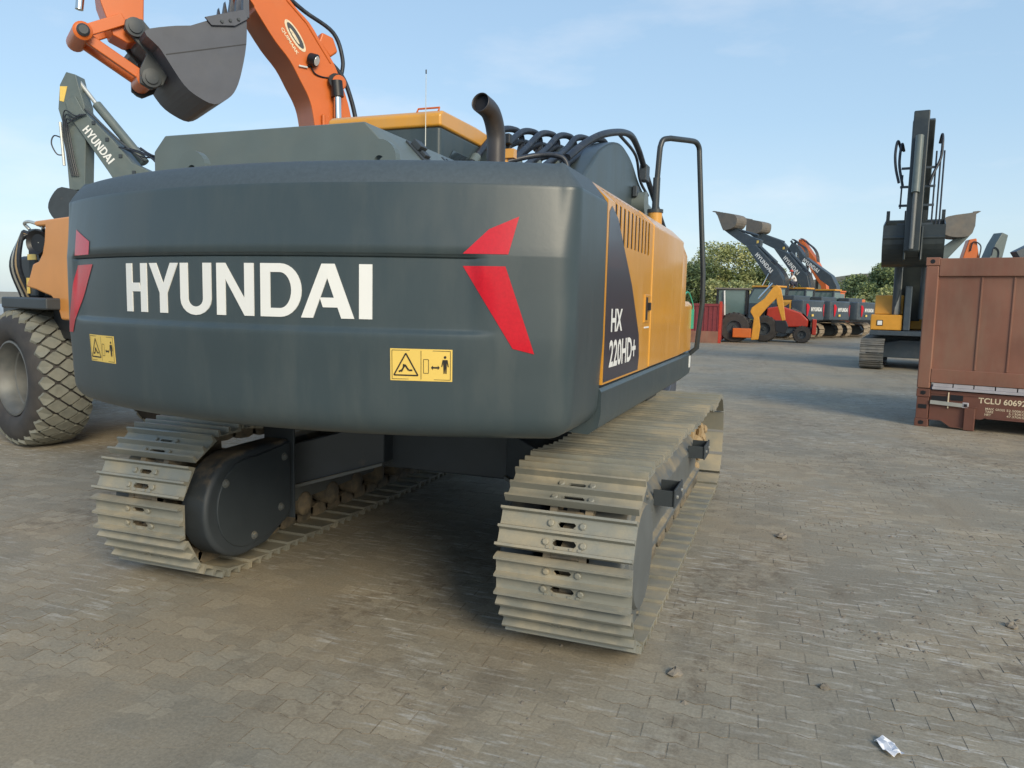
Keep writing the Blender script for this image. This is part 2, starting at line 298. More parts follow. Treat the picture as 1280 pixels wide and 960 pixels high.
# ---------------------------------------------------------------- ground and pavers
def terrain():
    mb = MB(); xs = [-1500, -300, -60, -9, 9, 60, 300, 1500]; ys = [-1500, -60, -7, 12.5, 60, 300, 1500]
    mb.add([(x, y, -.0015) for y in ys for x in xs], [(j*8+i, j*8+i+1, (j+1)*8+i+1, (j+1)*8+i) for j in range(6) for i in range(7)])
    mb.f = [f for f in mb.f if not (abs(sum(mb.v[i][0] for i in f)/4) < 9 and -7 < sum(mb.v[i][1] for i in f)/4 < 12.5)]
    from mathutils import noise as mn
    nx, ny = 300, 325; o = len(mb.v)          # dust lying unevenly in and over the joints
    for j in range(ny+1):
        for i in range(nx+1):
            x, y = -9+18*i/nx, -7+19.5*j/ny; e = min(1, i/3, j/3, (nx-i)/3, (ny-j)/3)
            p = Vector((x*1.3, y*1.3, 0)); h = mn.noise(p)*.7+mn.noise(p*4.1)*.5+mn.noise(p*13)*.25
            mb.v.append((x, y, -.0013+e*max(-.0004, .0007+.0044*h)))
    mb.f += [(o+j*(nx+1)+i, o+j*(nx+1)+i+1, o+(j+1)*(nx+1)+i+1, o+(j+1)*(nx+1)+i) for j in range(ny) for i in range(nx)]
    g = mb.obj('ground', 'ground', smooth=180); g['kind'] = 'structure'
    LX, WY, a, gp = .222, .112, .010, .0022
    def outline(cx, cy, s):
        z = lambda t: {0: 0, 1: a, 2: -a, 3: a, 4: -a, 5: 0}[t]
        xs = [-.5, -.375, -.125, .125, .375, .5]
        lo = [(cx+(x*(LX-gp*2*s)), cy-WY/2+gp*s+z(i)) for i, x in enumerate(xs)]
        hi = [(cx+(x*(LX-gp*2*s)), cy+WY/2-gp*s+z(i)) for i, x in enumerate(xs)]
        return lo+hi[::-1]
    rng = random.Random(3)
    ang = R(3); ca, sa = math.cos(ang), math.sin(ang)
    cells = []
    for j in range(-64, 112):
        for i in range(-42, 43):
            x = (i+(j % 2)*.5)*LX; y = j*WY; X, Y = ca*x-sa*y, sa*x+ca*y
            if -9 < X < 9 and -6.9 < Y < 12.4: cells.append((x, y, X, Y))
    def score(c):                           # nearest to where the photograph was taken from, in its view
        v = Vector((c[2]-2.17, c[3]+5.37, 0)); d = v.dot(fw); s = v.dot(rt)
        if d < 2.2 or abs(s) > d*.66: return 1e3+abs(s)+abs(d)
        return v.length
    cells.sort(key=score)
    def paver(c, mb, cols):
        h = rng.uniform(-.0010, .0008); tx, ty = rng.uniform(-.006, .006), rng.uniform(-.009, .009)
        top = []; bot = []
        for (u, v) in outline(c[0], c[1], 1.5): top.append((ca*u-sa*v, sa*u+ca*v, h+.0003+(u-c[0])*tx+(v-c[1])*ty))
        for (u, v) in outline(c[0], c[1], .8): bot.append((ca*u-sa*v, sa*u+ca*v, -.0042))
        n = 12
        mb.add(top+bot, [tuple(range(n))]+[(i, n+i, n+(i+1) % n, (i+1) % n) for i in range(n)])
        cols += [rng.random()]*(n+1)
    def fin(mb, name, cols):
        me = bpy.data.meshes.new(name); me.from_pydata(mb.v, [], mb.f)
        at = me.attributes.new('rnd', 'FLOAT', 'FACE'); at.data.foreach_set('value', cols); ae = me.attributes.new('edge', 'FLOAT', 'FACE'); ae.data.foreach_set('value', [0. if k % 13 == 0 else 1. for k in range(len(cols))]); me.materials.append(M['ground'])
        o = bpy.data.objects.new(name, me); COL.objects.link(o); o.parent = g; return o
    for c in cells[:298]:
        mb = MB(); cols = []; paver(c, mb, cols); fin(mb, 'paver', cols)
    mb = MB(); cols = []
    for c in cells[298:]: paver(c, mb, cols)
    fin(mb, 'paver', cols)['kind'] = 'stuff'
terrain()

# ---------------------------------------------------------------- crawler tracks
def trackpath(yr=-1.76, yf=1.78, zr=.465, zf=.45, r=.365, sag=.055, pitch=.19):
    pts = []
    for k in range(0, 61): a = R(-90-3*k); pts.append((yr+r*math.cos(a), zr+r*math.sin(a)))     # rear, going up
    rf = zf-.10
    for k in range(1, 60):
        t = k/60; y = yr+(yf-yr)*t; z0 = (zr+r)*(1-t)+(zf+rf)*t
        z = z0-sag*(math.sin(math.pi*min(1, t/.30))**2*.4+(math.sin(math.pi*max(0, (t-.72)/.28))**2*1.1 if t > .72 else 0)+(math.sin(math.pi*(t-.3)/.42)**2*.5 if .3 < t <= .72 else 0))
        pts.append((y, z))
    for k in range(0, 61): a = R(90-3*k); pts.append((yf+rf*math.cos(a), zf+rf*math.sin(a)))
    for k in range(1, 40): pts.append((yf+(yr-yf)*k/40, .10))
    pts.append(pts[0]); d = [0]
    for a, b in zip(pts, pts[1:]): d.append(d[-1]+math.dist(a, b))
    n = round(d[-1]/pitch)
    def at(s):
        s %= d[-1]
        for i in range(len(d)-1):
            if d[i+1] >= s: t = (s-d[i])/max(1e-9, d[i+1]-d[i]); return (pts[i][0]+(pts[i+1][0]-pts[i][0])*t, pts[i][1]+(pts[i+1][1]-pts[i][1])*t)
    step = d[-1]/n; res = []
    for i in range(n):
        p, q = at((i+.35)*step), at((i+1.35)*step)
        res.append(((p[0]+q[0])/2, (p[1]+q[1])/2, math.atan2(q[1]-p[1], q[0]-p[0]), p, q))
    return res
def shoe_mesh(hw):
    """One triple-grouser shoe: x across, y along the chain, z outward, with two slots and four bolt heads."""
    mb = MB()
    T = [(-.098, .052, .058), (-.096, .052, .092), (-.083, .052, .092), (-.077, .052, .066), (-.060, .050, .064), (-.030, .050, .064), (-.013, .050, .067), (-.006, .050, .089), (.006, .050, .089), (.013, .050, .067), (.030, .050, .064), (.056, .050, .064), (.079, .050, .067), (.085, .050, .090), (.097, .050, .090), (.103, .050, .060)]
    X = [-hw, -.055, -.042, .042, .055, hw]
    T = [(a*.952, .053-.085*a, c+(.009 if c > .08 else -.001 if c > .06 else 0)) for a, b, c in T]; nt_, nx = len(T), len(X)
    top = [(x, t, zo) for t, zi, zo in T for x in X]; bot = [(x, t, zi) for t, zi, zo in T for x in X]
    o = len(top); fs = []
    hole = {4: (1, 4), 10: (2, 3)}
    for i in range(nt_-1):
        for j in range(nx-1):
            if i in hole and hole[i][0] <= j < hole[i][1]: continue
            a, b, c, d = i*nx+j, i*nx+j+1, (i+1)*nx+j+1, (i+1)*nx+j
            fs += [(a, b, c, d), (o+d, o+c, o+b, o+a)]
    for i, (ja, jb) in hole.items():
        for j in range(ja, jb): fs += [(i*nx+j, i*nx+j+1, o+i*nx+j+1, o+i*nx+j), ((i+1)*nx+j, (i+1)*nx+j+1, o+(i+1)*nx+j+1, o+(i+1)*nx+j)]
        for j in (ja, jb): fs += [(i*nx+j, (i+1)*nx+j, o+(i+1)*nx+j, o+i*nx+j)]
        # rounded slot ends
    for j in range(nx-1): fs += [(j, j+1, o+j+1, o+j), ((nt_-1)*nx+j, (nt_-1)*nx+j+1, o+(nt_-1)*nx+j+1, o+(nt_-1)*nx+j)]
    for i in range(nt_-1):
        for j in (0, nx-1): fs += [(i*nx+j, (i+1)*nx+j, o+(i+1)*nx+j, o+i*nx+j)]
    mb.add(top+bot, fs)
    for (x0, x1, t0, t1) in ((-.055, .055, -.060, -.030), (-.042, .042, .030, .056)):
        e = .011
        for sx, xx in ((1, x0), (-1, x1)):
            for st, tt in ((1, t0), (-1, t1)):
                mb.add([(xx, tt, .0645), (xx+sx*e, tt, .0645), (xx, tt+st*e, .0645), (xx, tt, .05), (xx+sx*e, tt, .05), (xx, tt+st*e, .05)], [(0, 1, 2), (3, 4, 5), (1, 2, 5, 4)])
    for x, t in ((-.088, -.044), (.088, -.044), (-.075, .043), (.075, .043)):
        mb.lathe([(.0165, .055), (.0165, .072), (.011, .076)], (x, t, 0), (0, 0, 1), 8)
    for x in (-.075, -.035, .035, .075):      # link lugs showing at the joint
        mb.box(x-.008, x+.008, -.073, -.060, .055, .070)
    return mb
def bigtrack(root, xc, side, hw):
    """side=+1: outer face toward +X"""
    path = trackpath()
    ch = MB()
    for (y, z, a, p, q) in path:
        for sx in (-1, 1):
            ca, sa = math.cos(a), math.sin(a)
            def W(t, n): return (y+t*ca-n*sa, z+t*sa+n*ca)
            # outward normal is to the left of travel when going up the rear and forward along the top
            prof = [W(-.108, -.022), W(-.04, -.042), (W(.04, -.042)), W(.108, -.022), W(.108, .02), W(.06, .052), W(-.06, .052), W(-.108, .02)]
            ch.prism(prof, 'x', xc+sx*.085-.018, xc+sx*.085+.018)
        ch.tube([(xc-.10, p[0], p[1]), (xc+.10, p[0], p[1])], .024, 8)
    ch = ch.obj('track_chain', 'chain', root)
    sm = shoe_mesh(hw); src = None
    for (y, z, a, p, q) in path:
        rot = (a, 0, 0)
        if src is None:
            src = sm.obj('track_shoe', 'shoe', ch); src.location = (xc, y, z); src.rotation_euler = rot
        else: inst(src, ch, (xc, y, z), rot)
    # side frame
    fr = MB(); f = lambda x: xc+side*x
    cross = [(f(-.16), .24), (f(-.16), .62), (f(-.10), .69), (f(.02), .69), (f(.165), .50), (f(.165), .29), (f(.20), .275), (f(.20), .245), (f(.175), .24), (f(.17), .17), (f(.15), .17), (f(.14), .24)]
    fr.prism(cross, 'y', -1.32, 1.36)
    fr.obj('track_frame', 'greyfd', root, bevel=.012)
    for k in range(8):
        y = -1.2+k*.345; rl = MB()
        rl.lathe([(.03, -.20), (.085, -.17), (.085, -.06), (.065, -.05), (.065, .05), (.085, .06), (.085, .17), (.03, .20)], (xc, y, .205), (1, 0, 0), 16)
        rl.obj('track_roller', 'chain', root, smooth=40)
    for y in (-.55, .75): rl = MB(); rl.lathe([(.03, -.15), (.065, -.13), (.065, .13), (.03, .15)], (xc, y, .735), (1, 0, 0), 14); rl.box(xc-.03, xc+.03, y-.05, y+.05, .66, .72); rl.obj('carrier_roller', 'chain', root, smooth=40)
    idl = MB(); idl.lathe([(.04, -.09), (.16, -.07), (.27, -.055), (.29, -.09), (.33, -.09), (.335, -.02), (.335, .02), (.33, .09), (.29, .09), (.27, .055), (.16, .07), (.04, .09)], (xc, 1.78, .45), (1, 0, 0), 36)
    idl.obj('idler_wheel', 'chain', root, smooth=35)
    yk = MB()
    for sx in (-1, 1):
        yk.prism([(1.30, .30), (1.30, .66), (1.42, .70), (1.62, .56), (1.86, .54), (1.95, .46), (1.90, .33), (1.62, .30)], 'x', xc+sx*.125-.02, xc+sx*.125+.02)
    yk.obj('idler_yoke', 'clay', root, bevel=.01)
    cl = MB()
    rng = random.Random(5)
    for k in range(16):
        y = 1.35+rng.random()*.55; z = .28+rng.random()*.30; r = rng.uniform(.03, .07)
        cl.lathe([(r*.2, -r*.6), (r*.8, -r*.4), (r, 0), (r*.7, r*.35), (r*.2, r*.5)], (f(.13+rng.random()*.05), y, z), (side, rng.uniform(-.5, .5), rng.uniform(-.5, .5)), 7)
    cl.obj('caked_clay', 'clay', root)
    # sprocket and final drive
    sp = MB(); n = 23; pr = []
    for k in range(n*2): rr = .375 if k % 2 else .325; a = 2*math.pi*k/(2*n); pr.append((-1.76+rr*math.cos(a), .465+rr*math.sin(a)))
    sp.prism(pr, 'x', xc-.03, xc+.03)
    sp.obj('drive_sprocket', 'chain', root)
    hub = MB(); hub.lathe([(.345, 0), (.345, .22), (.33, .235), (.26, .24), (.25, .26), (.10, .27)], (f(.03), -1.76, .465), (side, 0, 0), 40)
    for k in range(12): a = k*math.pi/6; hub.lathe([(.014, .23), (.014, .25)], (f(.03), -1.76+.295*math.cos(a), .465+.295*math.sin(a)), (side, 0, 0), 6)
    hub.obj('final_drive', 'greyfd', root, smooth=35)
    # motor guard on the inner side: a rounded housing with a bolted cover plate
    out = [(-1.28, .765), (-1.52, .762)]+[(-1.72+.335*math.cos(a), .440+.320*math.sin(a)) for a in [R(t) for t in range(84, 272, 11)]]+[(-1.52, .135), (-1.28, .25)]
    g = MB(); g.prism(out, 'x', f(-.17), f(-.36)); g = g.obj('motor_guard', 'guard', root, bevel=.03, seg=4)
    fl = MB(); xa, xb = sorted((f(-.15), f(-.385))); fl.box(xa, xb, -1.278, -1.262, .235, .86); fl.obj('guard_flange', 'greyf', root, bevel=.003)
    inn = [(-1.30, .745)]+[(-1.70+.27*math.cos(a), .445+.27*math.sin(a)) for a in [R(t) for t in range(80, 272, 11)]]+[(-1.52, .195), (-1.30, .295)]
    cp = MB(); cp.prism(inn, 'x', f(-.355), f(-.372)); cp = cp.obj('cover_plate', 'greyf', g, bevel=.005)
    for y, z in ((-1.36, .66), (-1.40, .34), (-1.66, .225), (-1.90, .60)):
        bo = MB(); bo.lathe([(.026, 0), (.026, .006), (.017, .009), (.017, .018), (.011, .021)], (f(-.37), y, z), (-side, 0, 0), 10); bo.obj('bolt', 'greyfd', g, smooth=30)
    # steps outside
    for y in (-.62, .98):
        st = MB(); x0, x1 = f(.16), f(.29)
        st.box(min(x0, x1), max(x0, x1), y-.15, y-.14, .46, .56); st.box(min(x0, x1), max(x0, x1), y+.14, y+.15, .46, .56)
        xa, xb = f(.285), f(.297); st.box(min(xa, xb), max(xa, xb), y-.16, y+.16, .455, .57)
        xa, xb = f(.16), f(.285); st.box(min(xa, xb), max(xa, xb), y-.14, y+.14, .458, .468)
        st = st.obj('step', 'greyf', root, bevel=.004)
        for dy in (-.10, .10): MB().lathe([(.011, 0), (.011, .01)], (f(.297), y+dy, .515), (side, 0, 0), 6).obj('bolt', 'steel', st)

ex = thing('excavator', 'large dark grey and yellow excavator in the foreground, huge white lettering on its counterweight', 'excavator')
HW = .32
bigtrack(ex, 1.247, 1, HW); bigtrack(ex, -1.247, -1, HW)

# car body between the tracks
cb = MB()
cb.prism([(-.62, -.70), (.62, -.70), (.80, -.45), (.80, .50), (.62, .75), (-.62, .75), (-.80, .50), (-.80, -.45)], 'z', .50, .86)
for sx in (-1, 1):
    for (ya, yb) in ((-.62, -.86), (.66, .90)):
        zt0, zt1, zb0, zb1 = .85, .66, .55, .36
        v = [(sx*.45, ya-.20, zb0), (sx*.45, ya+.24, zb0), (sx*.45, ya+.24, zt0), (sx*.45, ya-.20, zt0), (sx*1.10, yb-.26, zb1), (sx*1.10, yb+.30, zb1), (sx*1.10, yb+.30, zt1), (sx*1.10, yb-.26, zt1)]
        cb.add(v, [(0, 1, 2, 3), (7, 6, 5, 4), (0, 4, 5, 1), (1, 5, 6, 2), (2, 6, 7, 3), (3, 7, 4, 0)])
        lf = MB(); v = [(sx*.45, ya-.23, zb0-.012), (sx*.45, ya+.27, zb0-.012), (sx*.45, ya+.27, zb0+.012), (sx*.45, ya-.23, zb0+.012), (sx*1.10, yb-.30, zb1-.012), (sx*1.10, yb+.34, zb1-.012), (sx*1.10, yb+.34, zb1+.012), (sx*1.10, yb-.30, zb1+.012)]
        lf.add(v, [(0, 1, 2, 3), (7, 6, 5, 4), (0, 4, 5, 1), (1, 5, 6, 2), (2, 6, 7, 3), (3, 7, 4, 0)]); lf.obj('leg_flange', 'greyfd', ex, bevel=.003)
cb.obj('car_body', 'greyf', ex, bevel=.012)
sw = MB(); sw.lathe([(.66, .86), (.66, .93), (.60, .94), (.60, 1.0), (.68, 1.01), (.68, 1.07)], (0, 0, 0), (0, 0, 1), 56)
sw.obj('swing_bearing', 'greyf', ex, smooth=40)
pf = MB(); pf.box(-1.19, 1.19, -2.0, 1.05, 1.135, 1.20); pf.box(-.50, .50, -1.5, 2.0, 1.03, 1.13); pf.box(-1.30, -.42, 1.05, 2.0, 1.09, 1.22)
pf.box(.86, 1.10, .62, 1.02, .93, 1.068)
pf.obj('swing_platform', 'greyf', ex, bevel=.01)

# counterweight
def planpts():
    def run(sf, Rr):
        p = []; x = 0; y = -2.84; th = 0; s = 0; ds = .005
        while th < math.pi/2 and s < 3:
            k = 1/2.84 if s < sf else (1/Rr if s > sf+.07 else 1/2.84+(1/Rr-1/2.84)*((s-sf)/.07)**2)
            p.append((s, x, y, th)); th += k*ds; x += math.cos(th)*ds; y += math.sin(th)*ds; s += ds
        p.append((s, 1.357, y, math.pi/2)); return p
    return run(1.2954, .12)
PLAN = planpts()
SEND = PLAN[-1][0]; STOT = SEND+(-2.012-PLAN[-1][2])
def plan(s):
    sg = 1 if s >= 0 else -1; a = abs(s)
    if a >= SEND: return sg*1.357, PLAN[-1][2]+(a-SEND), sg*1., 0.
    i = min(int(a/.005), len(PLAN)-2); t = min(1, (a-PLAN[i][0])/(PLAN[i+1][0]-PLAN[i][0])); q = [PLAN[i][k]+(PLAN[i+1][k]-PLAN[i][k])*t for k in range(4)]
    return sg*q[1], q[2], sg*math.sin(q[3]), -math.cos(q[3])
def sm(a, b, x): t = max(0, min(1, (x-a)/(b-a))); return t*t*(3-2*t)
def inset(s, z):
    f1 = sm(-1.26, -1.20, s)*(1-sm(1.00, 1.06, s)); f2 = sm(-1.25, -1.10, s)*(1-sm(1.00, 1.12, s))
    d = 0
    if z < 1.30: t = max(0, (1.225-z)/.095); d += .10*(1-math.sqrt(max(0, 1-t*t)))+.012*(1.30-z)/.17
    low = sm(1.30, 1.55, z)
    d += .010*(1-low)
    ledge = sm(1.548, 1.572, z)*(1-sm(1.846, 1.853, z)); d += .015*ledge*(f2+(f1-f2)*sm(1.58, 1.82, z))
    d += .010*f1*sm(1.845, 1.848, z)*(1-sm(1.858, 1.862, z))
    if z > 1.862: d += .030*((z-1.862)/.26)
    if z > 2.13: t = (z-2.13)/.104; d += .028*t+.050*(1-math.sqrt(max(0, 1-t*t)))
    g = sm(1.34, 1.46, abs(s))
    if g and z > 1.6: d = d*(1-g)+g*(.0 if z < 2.13 else .012*sm(2.13, 2.15, z)+(.070*((z-2.15)/.084) if z > 2.15 else 0))
    return d
ZT = 2.234
ss = sorted(set([round(-1.24+.02*k, 4) for k in range(125)]+[round(q, 4) for k in range(0, 49) for q in (1.245+(STOT-1.245)*k/48, -1.245-(STOT-1.245)*k/48)]))
ss = [q for q in ss if abs(q) <= STOT+1e-6]
zs = [1.13, 1.1304, 1.1315, 1.134, 1.138, 1.144, 1.152, 1.163, 1.178, 1.20, 1.225, 1.26, 1.30, 1.36, 1.42, 1.48, 1.53, 1.546, 1.552, 1.558, 1.564, 1.57, 1.575, 1.60, 1.65, 1.70, 1.75, 1.80, 1.835, 1.844, 1.848, 1.852, 1.856, 1.860, 1.864, 1.90, 1.96, 2.02, 2.08, 2.12, 2.13, 2.136, 2.145, 2.16, 2.175, 2.19, 2.203, 2.214, 2.222, 2.228, 2.232, 2.2338, 2.234]
def surf(s, z, t=0.):
    x, y, nx, ny = plan(s); d = inset(s, z)-t; return (x-nx*d, y-ny*d, z)
mb = MB(); nc = len(ss)
mb.v = [surf(s, z) for z in zs for s in ss]
mb.f = [(j*nc+i, j*nc+i+1, (j+1)*nc+i+1, (j+1)*nc+i) for j in range(len(zs)-1) for i in range(nc-1)]
nr = len(zs)
mb.f += [tuple(range(nc))[::-1], tuple(range((nr-1)*nc, nr*nc))]+[(j*nc, (j+1)*nc, (j+1)*nc+nc-1, j*nc+nc-1) for j in range(nr-1)]
cw = mb.obj('counterweight', 'grey', ex, smooth=60)
cw.data.materials.append(M['grit'])
for p in cw.data.polygons:
    if p.center.z > 2.134 and p.normal.y < .9: p.material_index = 1
def decal(name, m, quads, n=44, t=.0026):
    for q in quads:
        mb = MB(); k = n+1
        for j in range(k):
            for i in range(k):
                u, v = i/n, j/n
                s = (q[0][0]*(1-u)+q[1][0]*u)*(1-v)+(q[3][0]*(1-u)+q[2][0]*u)*v; z = (q[0][1]*(1-u)+q[1][1]*u)*(1-v)+(q[3][1]*(1-u)+q[2][1]*u)*v
                mb.v.append(surf(s, z, t))
        mb.f = [(j*k+i, j*k+i+1, (j+1)*k+i+1, (j+1)*k+i) for j in range(n) for i in range(n)]
        mb.obj(name, m, cw, smooth=80)
decal('red_reflector', 'reddecal', [[(.975, 1.865), (1.15, 1.866), (1.19, 2.012), (1.075, 1.961)], [(1.175, 1.503), (1.26, 1.483), (1.14, 1.820), (.975, 1.819)]])
decal('red_reflector', 'reddecal', [[(-1.20, 1.861), (-1.01, 1.863), (-1.015, 1.925), (-1.21, 1.99)], [(-1.36, 1.483), (-1.28, 1.485), (-1.005, 1.818), (-1.205, 1.816)]])
txt = MB()
for p in WORD:                              # finely enough cut to lie on the curved face
    n = len(p)
    F_ = lambda u, v, t: surf(-.675+u*1.293, 1.604+v*.214, t)
    txt.add([F_(u, v, .004) for u, v in p]+[F_(u, v, -.002) for u, v in p], [tuple(range(n)), tuple(range(n, 2*n))[::-1]]+[(i, (i+1) % n, n+(i+1) % n, n+i) for i in range(n)])
txt.obj('lettering', 'white', cw, smooth=40)
def sticker(s0, s1, z0, z1):
    F_ = lambda u, v, t: surf(s0+(s1-s0)*u, z0+(z1-z0)*v, t)
    g = MB(); st = MB().add([F_(u, v, t) for t in (.0015, -.001) for u, v in ((0, 0), (.5, 0), (1, 0), (1, 1), (.5, 1), (0, 1))], [(0, 1, 4, 5), (1, 2, 3, 4)]+[(i, (i+1) % 6, 6+(i+1) % 6, 6+i) for i in range(6)]).obj('warning_sticker', 'yelstick', cw)
    def ln(a, b, wd=.012):
        dx, dy = (b[0]-a[0])*2, b[1]-a[1]; l = math.hypot(dx, dy); nx, ny = -dy/l*wd/2, dx/l*wd
        flat(g, [[(a[0]-nx, a[1]-ny), (b[0]-nx, b[1]-ny), (b[0]+nx, b[1]+ny), (a[0]+nx, a[1]+ny)]], F_, .0028)
    for a, b in (((.03, .05), (.97, .05)), ((.97, .05), (.97, .95)), ((.97, .95), (.03, .95)), ((.03, .95), (.03, .05)), ((.5, .05), (.5, .95)), ((.54, .25), (.62, .25)), ((.62, .25), (.62, .68)), ((.62, .68), (.54, .68)), ((.54, .68), (.54, .25))): ln(a, b, .008)
    for a, b in (((.06, .17), (.45, .17)), ((.45, .17), (.255, .86)), ((.255, .86), (.06, .17))): ln(a, b, .022)
    for a, b in (((.18, .28), (.24, .50)), ((.24, .50), (.30, .33)), ((.30, .33), (.36, .33)), ((.22, .42), (.22, .52)), ((.14, .28), (.20, .34))): ln(a, b, .026)
    flat(g, [[(.66, .43), (.69, .50), (.69, .455), (.77, .455), (.77, .50), (.80, .43), (.77, .36), (.77, .405), (.69, .405), (.69, .36)]], F_, .0028)
    flat(g, [[(.885+.022*math.cos(a*.785), .76+.045*math.sin(a*.785)) for a in range(8)], [(.845, .68), (.925, .68), (.945, .46), (.93, .46), (.915, .60), (.91, .25), (.892, .25), (.887, .45), (.880, .25), (.862, .25), (.855, .60), (.84, .46), (.825, .46)]], F_, .0028)
    g.obj('warning_symbol', 'ink', st)
sticker(.695, .941, 1.368, 1.494); sticker(-1.040, -.785, 1.358, 1.485)
for x in (-.57, .45):                        # lifting eyes
    mb = MB(); out = [(-.085, 2.15)]+[(.082*math.cos(R(a)), 2.285+.082*math.sin(R(a))) for a in range(180, -1, -15)]+[(.085, 2.15)]
    inn = [(.024*math.cos(R(a)), 2.275+.024*math.sin(R(a))) for a in range(0, 360, 30)]
    k = len(out); outer = out; hole = [(inn[int(i/k*12) % 12]) for i in range(k)]
    outer = [(x+u, v) for u, v in out]; hole = [(x+.024*math.cos(math.atan2(v-2.275, u)), 2.275+.024*math.sin(math.atan2(v-2.275, u))) for u, v in out]
    for i in range(k):
        a, b, c, d = outer[i], outer[(i+1) % k], hole[(i+1) % k], hole[i]
        mb.prism([a, b, c, d], 'y', -2.44, -2.40)
    mb.obj('lifting_eye', 'greenish', cw, smooth=30)

# lower side skirts and engine doors
for sg in (1, -1):
    mb = MB(); P = [(sg*1.20, 1.09), (sg*1.30, 1.085), (sg*1.345, 1.12), (sg*1.357, 1.18), (sg*1.357, 1.285), (sg*1.345, 1.302), (sg*1.20, 1.302)]
    n = len(P); ys = [-2.006, .95, 1.22, 1.36, 1.42]; vv = []
    for k, y in enumerate(ys):
        for (x, z) in P: f = (0, 0, .02, .10, .22)[k]; vv.append((x-sg*(.0, 0, .01, .05, .12)[k], y, max(z, 1.085+f) if z < 1.28 else z))
    mb.add(vv, [tuple(range(n)), tuple(range(4*n, 5*n))[::-1]]+[(k*n+i, k*n+(i+1) % n, (k+1)*n+(i+1) % n, (k+1)*n+i) for k in range(4) for i in range(n)])
    mb.obj('side_skirt', 'grey', ex, smooth=35)
def panel(y0, y1, xo=0., holes=None, name='engine_door'):
    """vertical side panel with a slanted shoulder; holes = (ya, yb, n) gives a bank of slots"""
    T = .02; X1 = 1.358+xo; X2 = 1.262+xo; zf_, zt = 2.150, 2.238
    def slab(ya, yb, za, zb, xa, xb, mb):      # outer face from (xa,za) to (xb,zb)
        mb.add([(xa, ya, za), (xa, yb, za), (xb, yb, zb), (xb, ya, zb), (xa-T, ya, za), (xa-T, yb, za), (xb-T, yb, zb-.004), (xb-T, ya, zb-.004)], [(0, 1, 2, 3), (7, 6, 5, 4), (0, 4, 5, 1), (1, 5, 6, 2), (2, 6, 7, 3), (3, 7, 4, 0)])
    mb = MB(); lerp = lambda z: X1+(X2-X1)*(z-zf_)/(zt-zf_)
    if not holes:
        mb.add([], []); prof = [(X1, 1.318), (X1, zf_), (X2, zt), (X2-.30, zt+.012), (X2-.30, zt-.012), (X2-.01, zt-.022), (X1-T, zf_-.01), (X1-T, 1.318)]
        mb.prism(prof, 'y', y0, y1); return mb.obj(name, 'yellow', ex, bevel=.009, seg=3)
    ya, yb, n = holes
    prof_full = [(X1, 1.318), (X1, zf_), (X2, zt), (X2-.30, zt+.012), (X2-.30, zt-.012), (X2-.01, zt-.022), (X1-T, zf_-.01), (X1-T, 1.318)]
    mb.prism(prof_full, 'y', y0, ya); mb.prism(prof_full, 'y', yb, y1)
    z1 = 1.968
    mb.prism([(X1, 1.318), (X1, z1), (X1-T, z1), (X1-T, 1.318)], 'y', ya, yb)
    mb.prism([(lerp(2.215), 2.215), (X2, zt), (X2-.30, zt+.012), (X2-.30, zt-.012), (X2-.03, zt-.03)], 'y', ya, yb)
    p = (yb-ya)/(n-.0)
    for k in range(n):
        a = ya+k*p+p*.52; b = ya+(k+1)*p
        mb.prism([(X1, z1), (X1, zf_), (lerp(2.215), 2.215), (lerp(2.215)-.004, 2.212), (X1-.004, zf_-.003), (X1-.004, z1)], 'y', a, b)
    o = mb.obj(name, 'yellow', ex)
    lo = MB(); lo.prism([(1.34, 1.93), (1.34, 2.14), (1.26, 2.205), (1.0, 2.205), (1.0, 1.93)], 'y', ya-.02, yb+.02); lo.obj('louvre_backing', 'black', o)
    return o
d1 = panel(-2.004, -.872, holes=(-1.86, -.93, 10)); d2 = panel(-.862, .36, .006); 
mb = MB(); mb.prism([(1.362, 1.318), (1.362, 2.06), (1.33, 2.14), (1.26, 2.17), (1.05, 2.18), (1.05, 1.318)], 'y', .368, .60); mb.obj('tool_locker', 'yellow', ex, bevel=.012, seg=3)
mb = MB(); mb.prism([(1.0, 1.318), (1.352, 1.318), (1.352, 1.69), (1.32, 1.725), (1.0, 1.73)], 'y', .608, 1.10); tank = mb.obj('fuel_tank', 'yellow', ex, bevel=.012, seg=3)
mb = MB(); mb.lathe([(.035, 1.73), (.035, 1.76), (.02, 1.77)], (1.2, .95, 0), (0, 0, 1), 12); mb.obj('filler_cap', 'black', tank, smooth=30)
mb = MB(); mb.box(1.35, 1.37, 1.06, 1.10, 1.50, 1.66); mb.tube(catmull([(1.30, .80, 1.73), (1.33, .95, 1.80), (1.36, 1.07, 1.70), (1.36, 1.08, 1.64)]), .006, 6); mb.obj('tag', 'green', tank)
for sg in (-1,):
    mb = MB(); mb.prism([(-1.358, 1.318), (-1.358, 2.15), (-1.262, 2.238), (-.96, 2.25), (-.96, 1.318)], 'y', -2.004, -.15); mb.obj('engine_door', 'yellow', ex, bevel=.009)
hood = MB(); hood.prism([(-.96, 1.2), (-.96, 2.236), (.955, 2.236), (.955, 1.2)], 'y', -2.0, -.30); hood.box(.55, .98, -.30, .60, 1.2, 2.15)
hood.box(1.17, 1.334, -1.99, .59, 1.20, 1.90)
hood.obj('engine_housing', 'greyf', ex, bevel=.01)
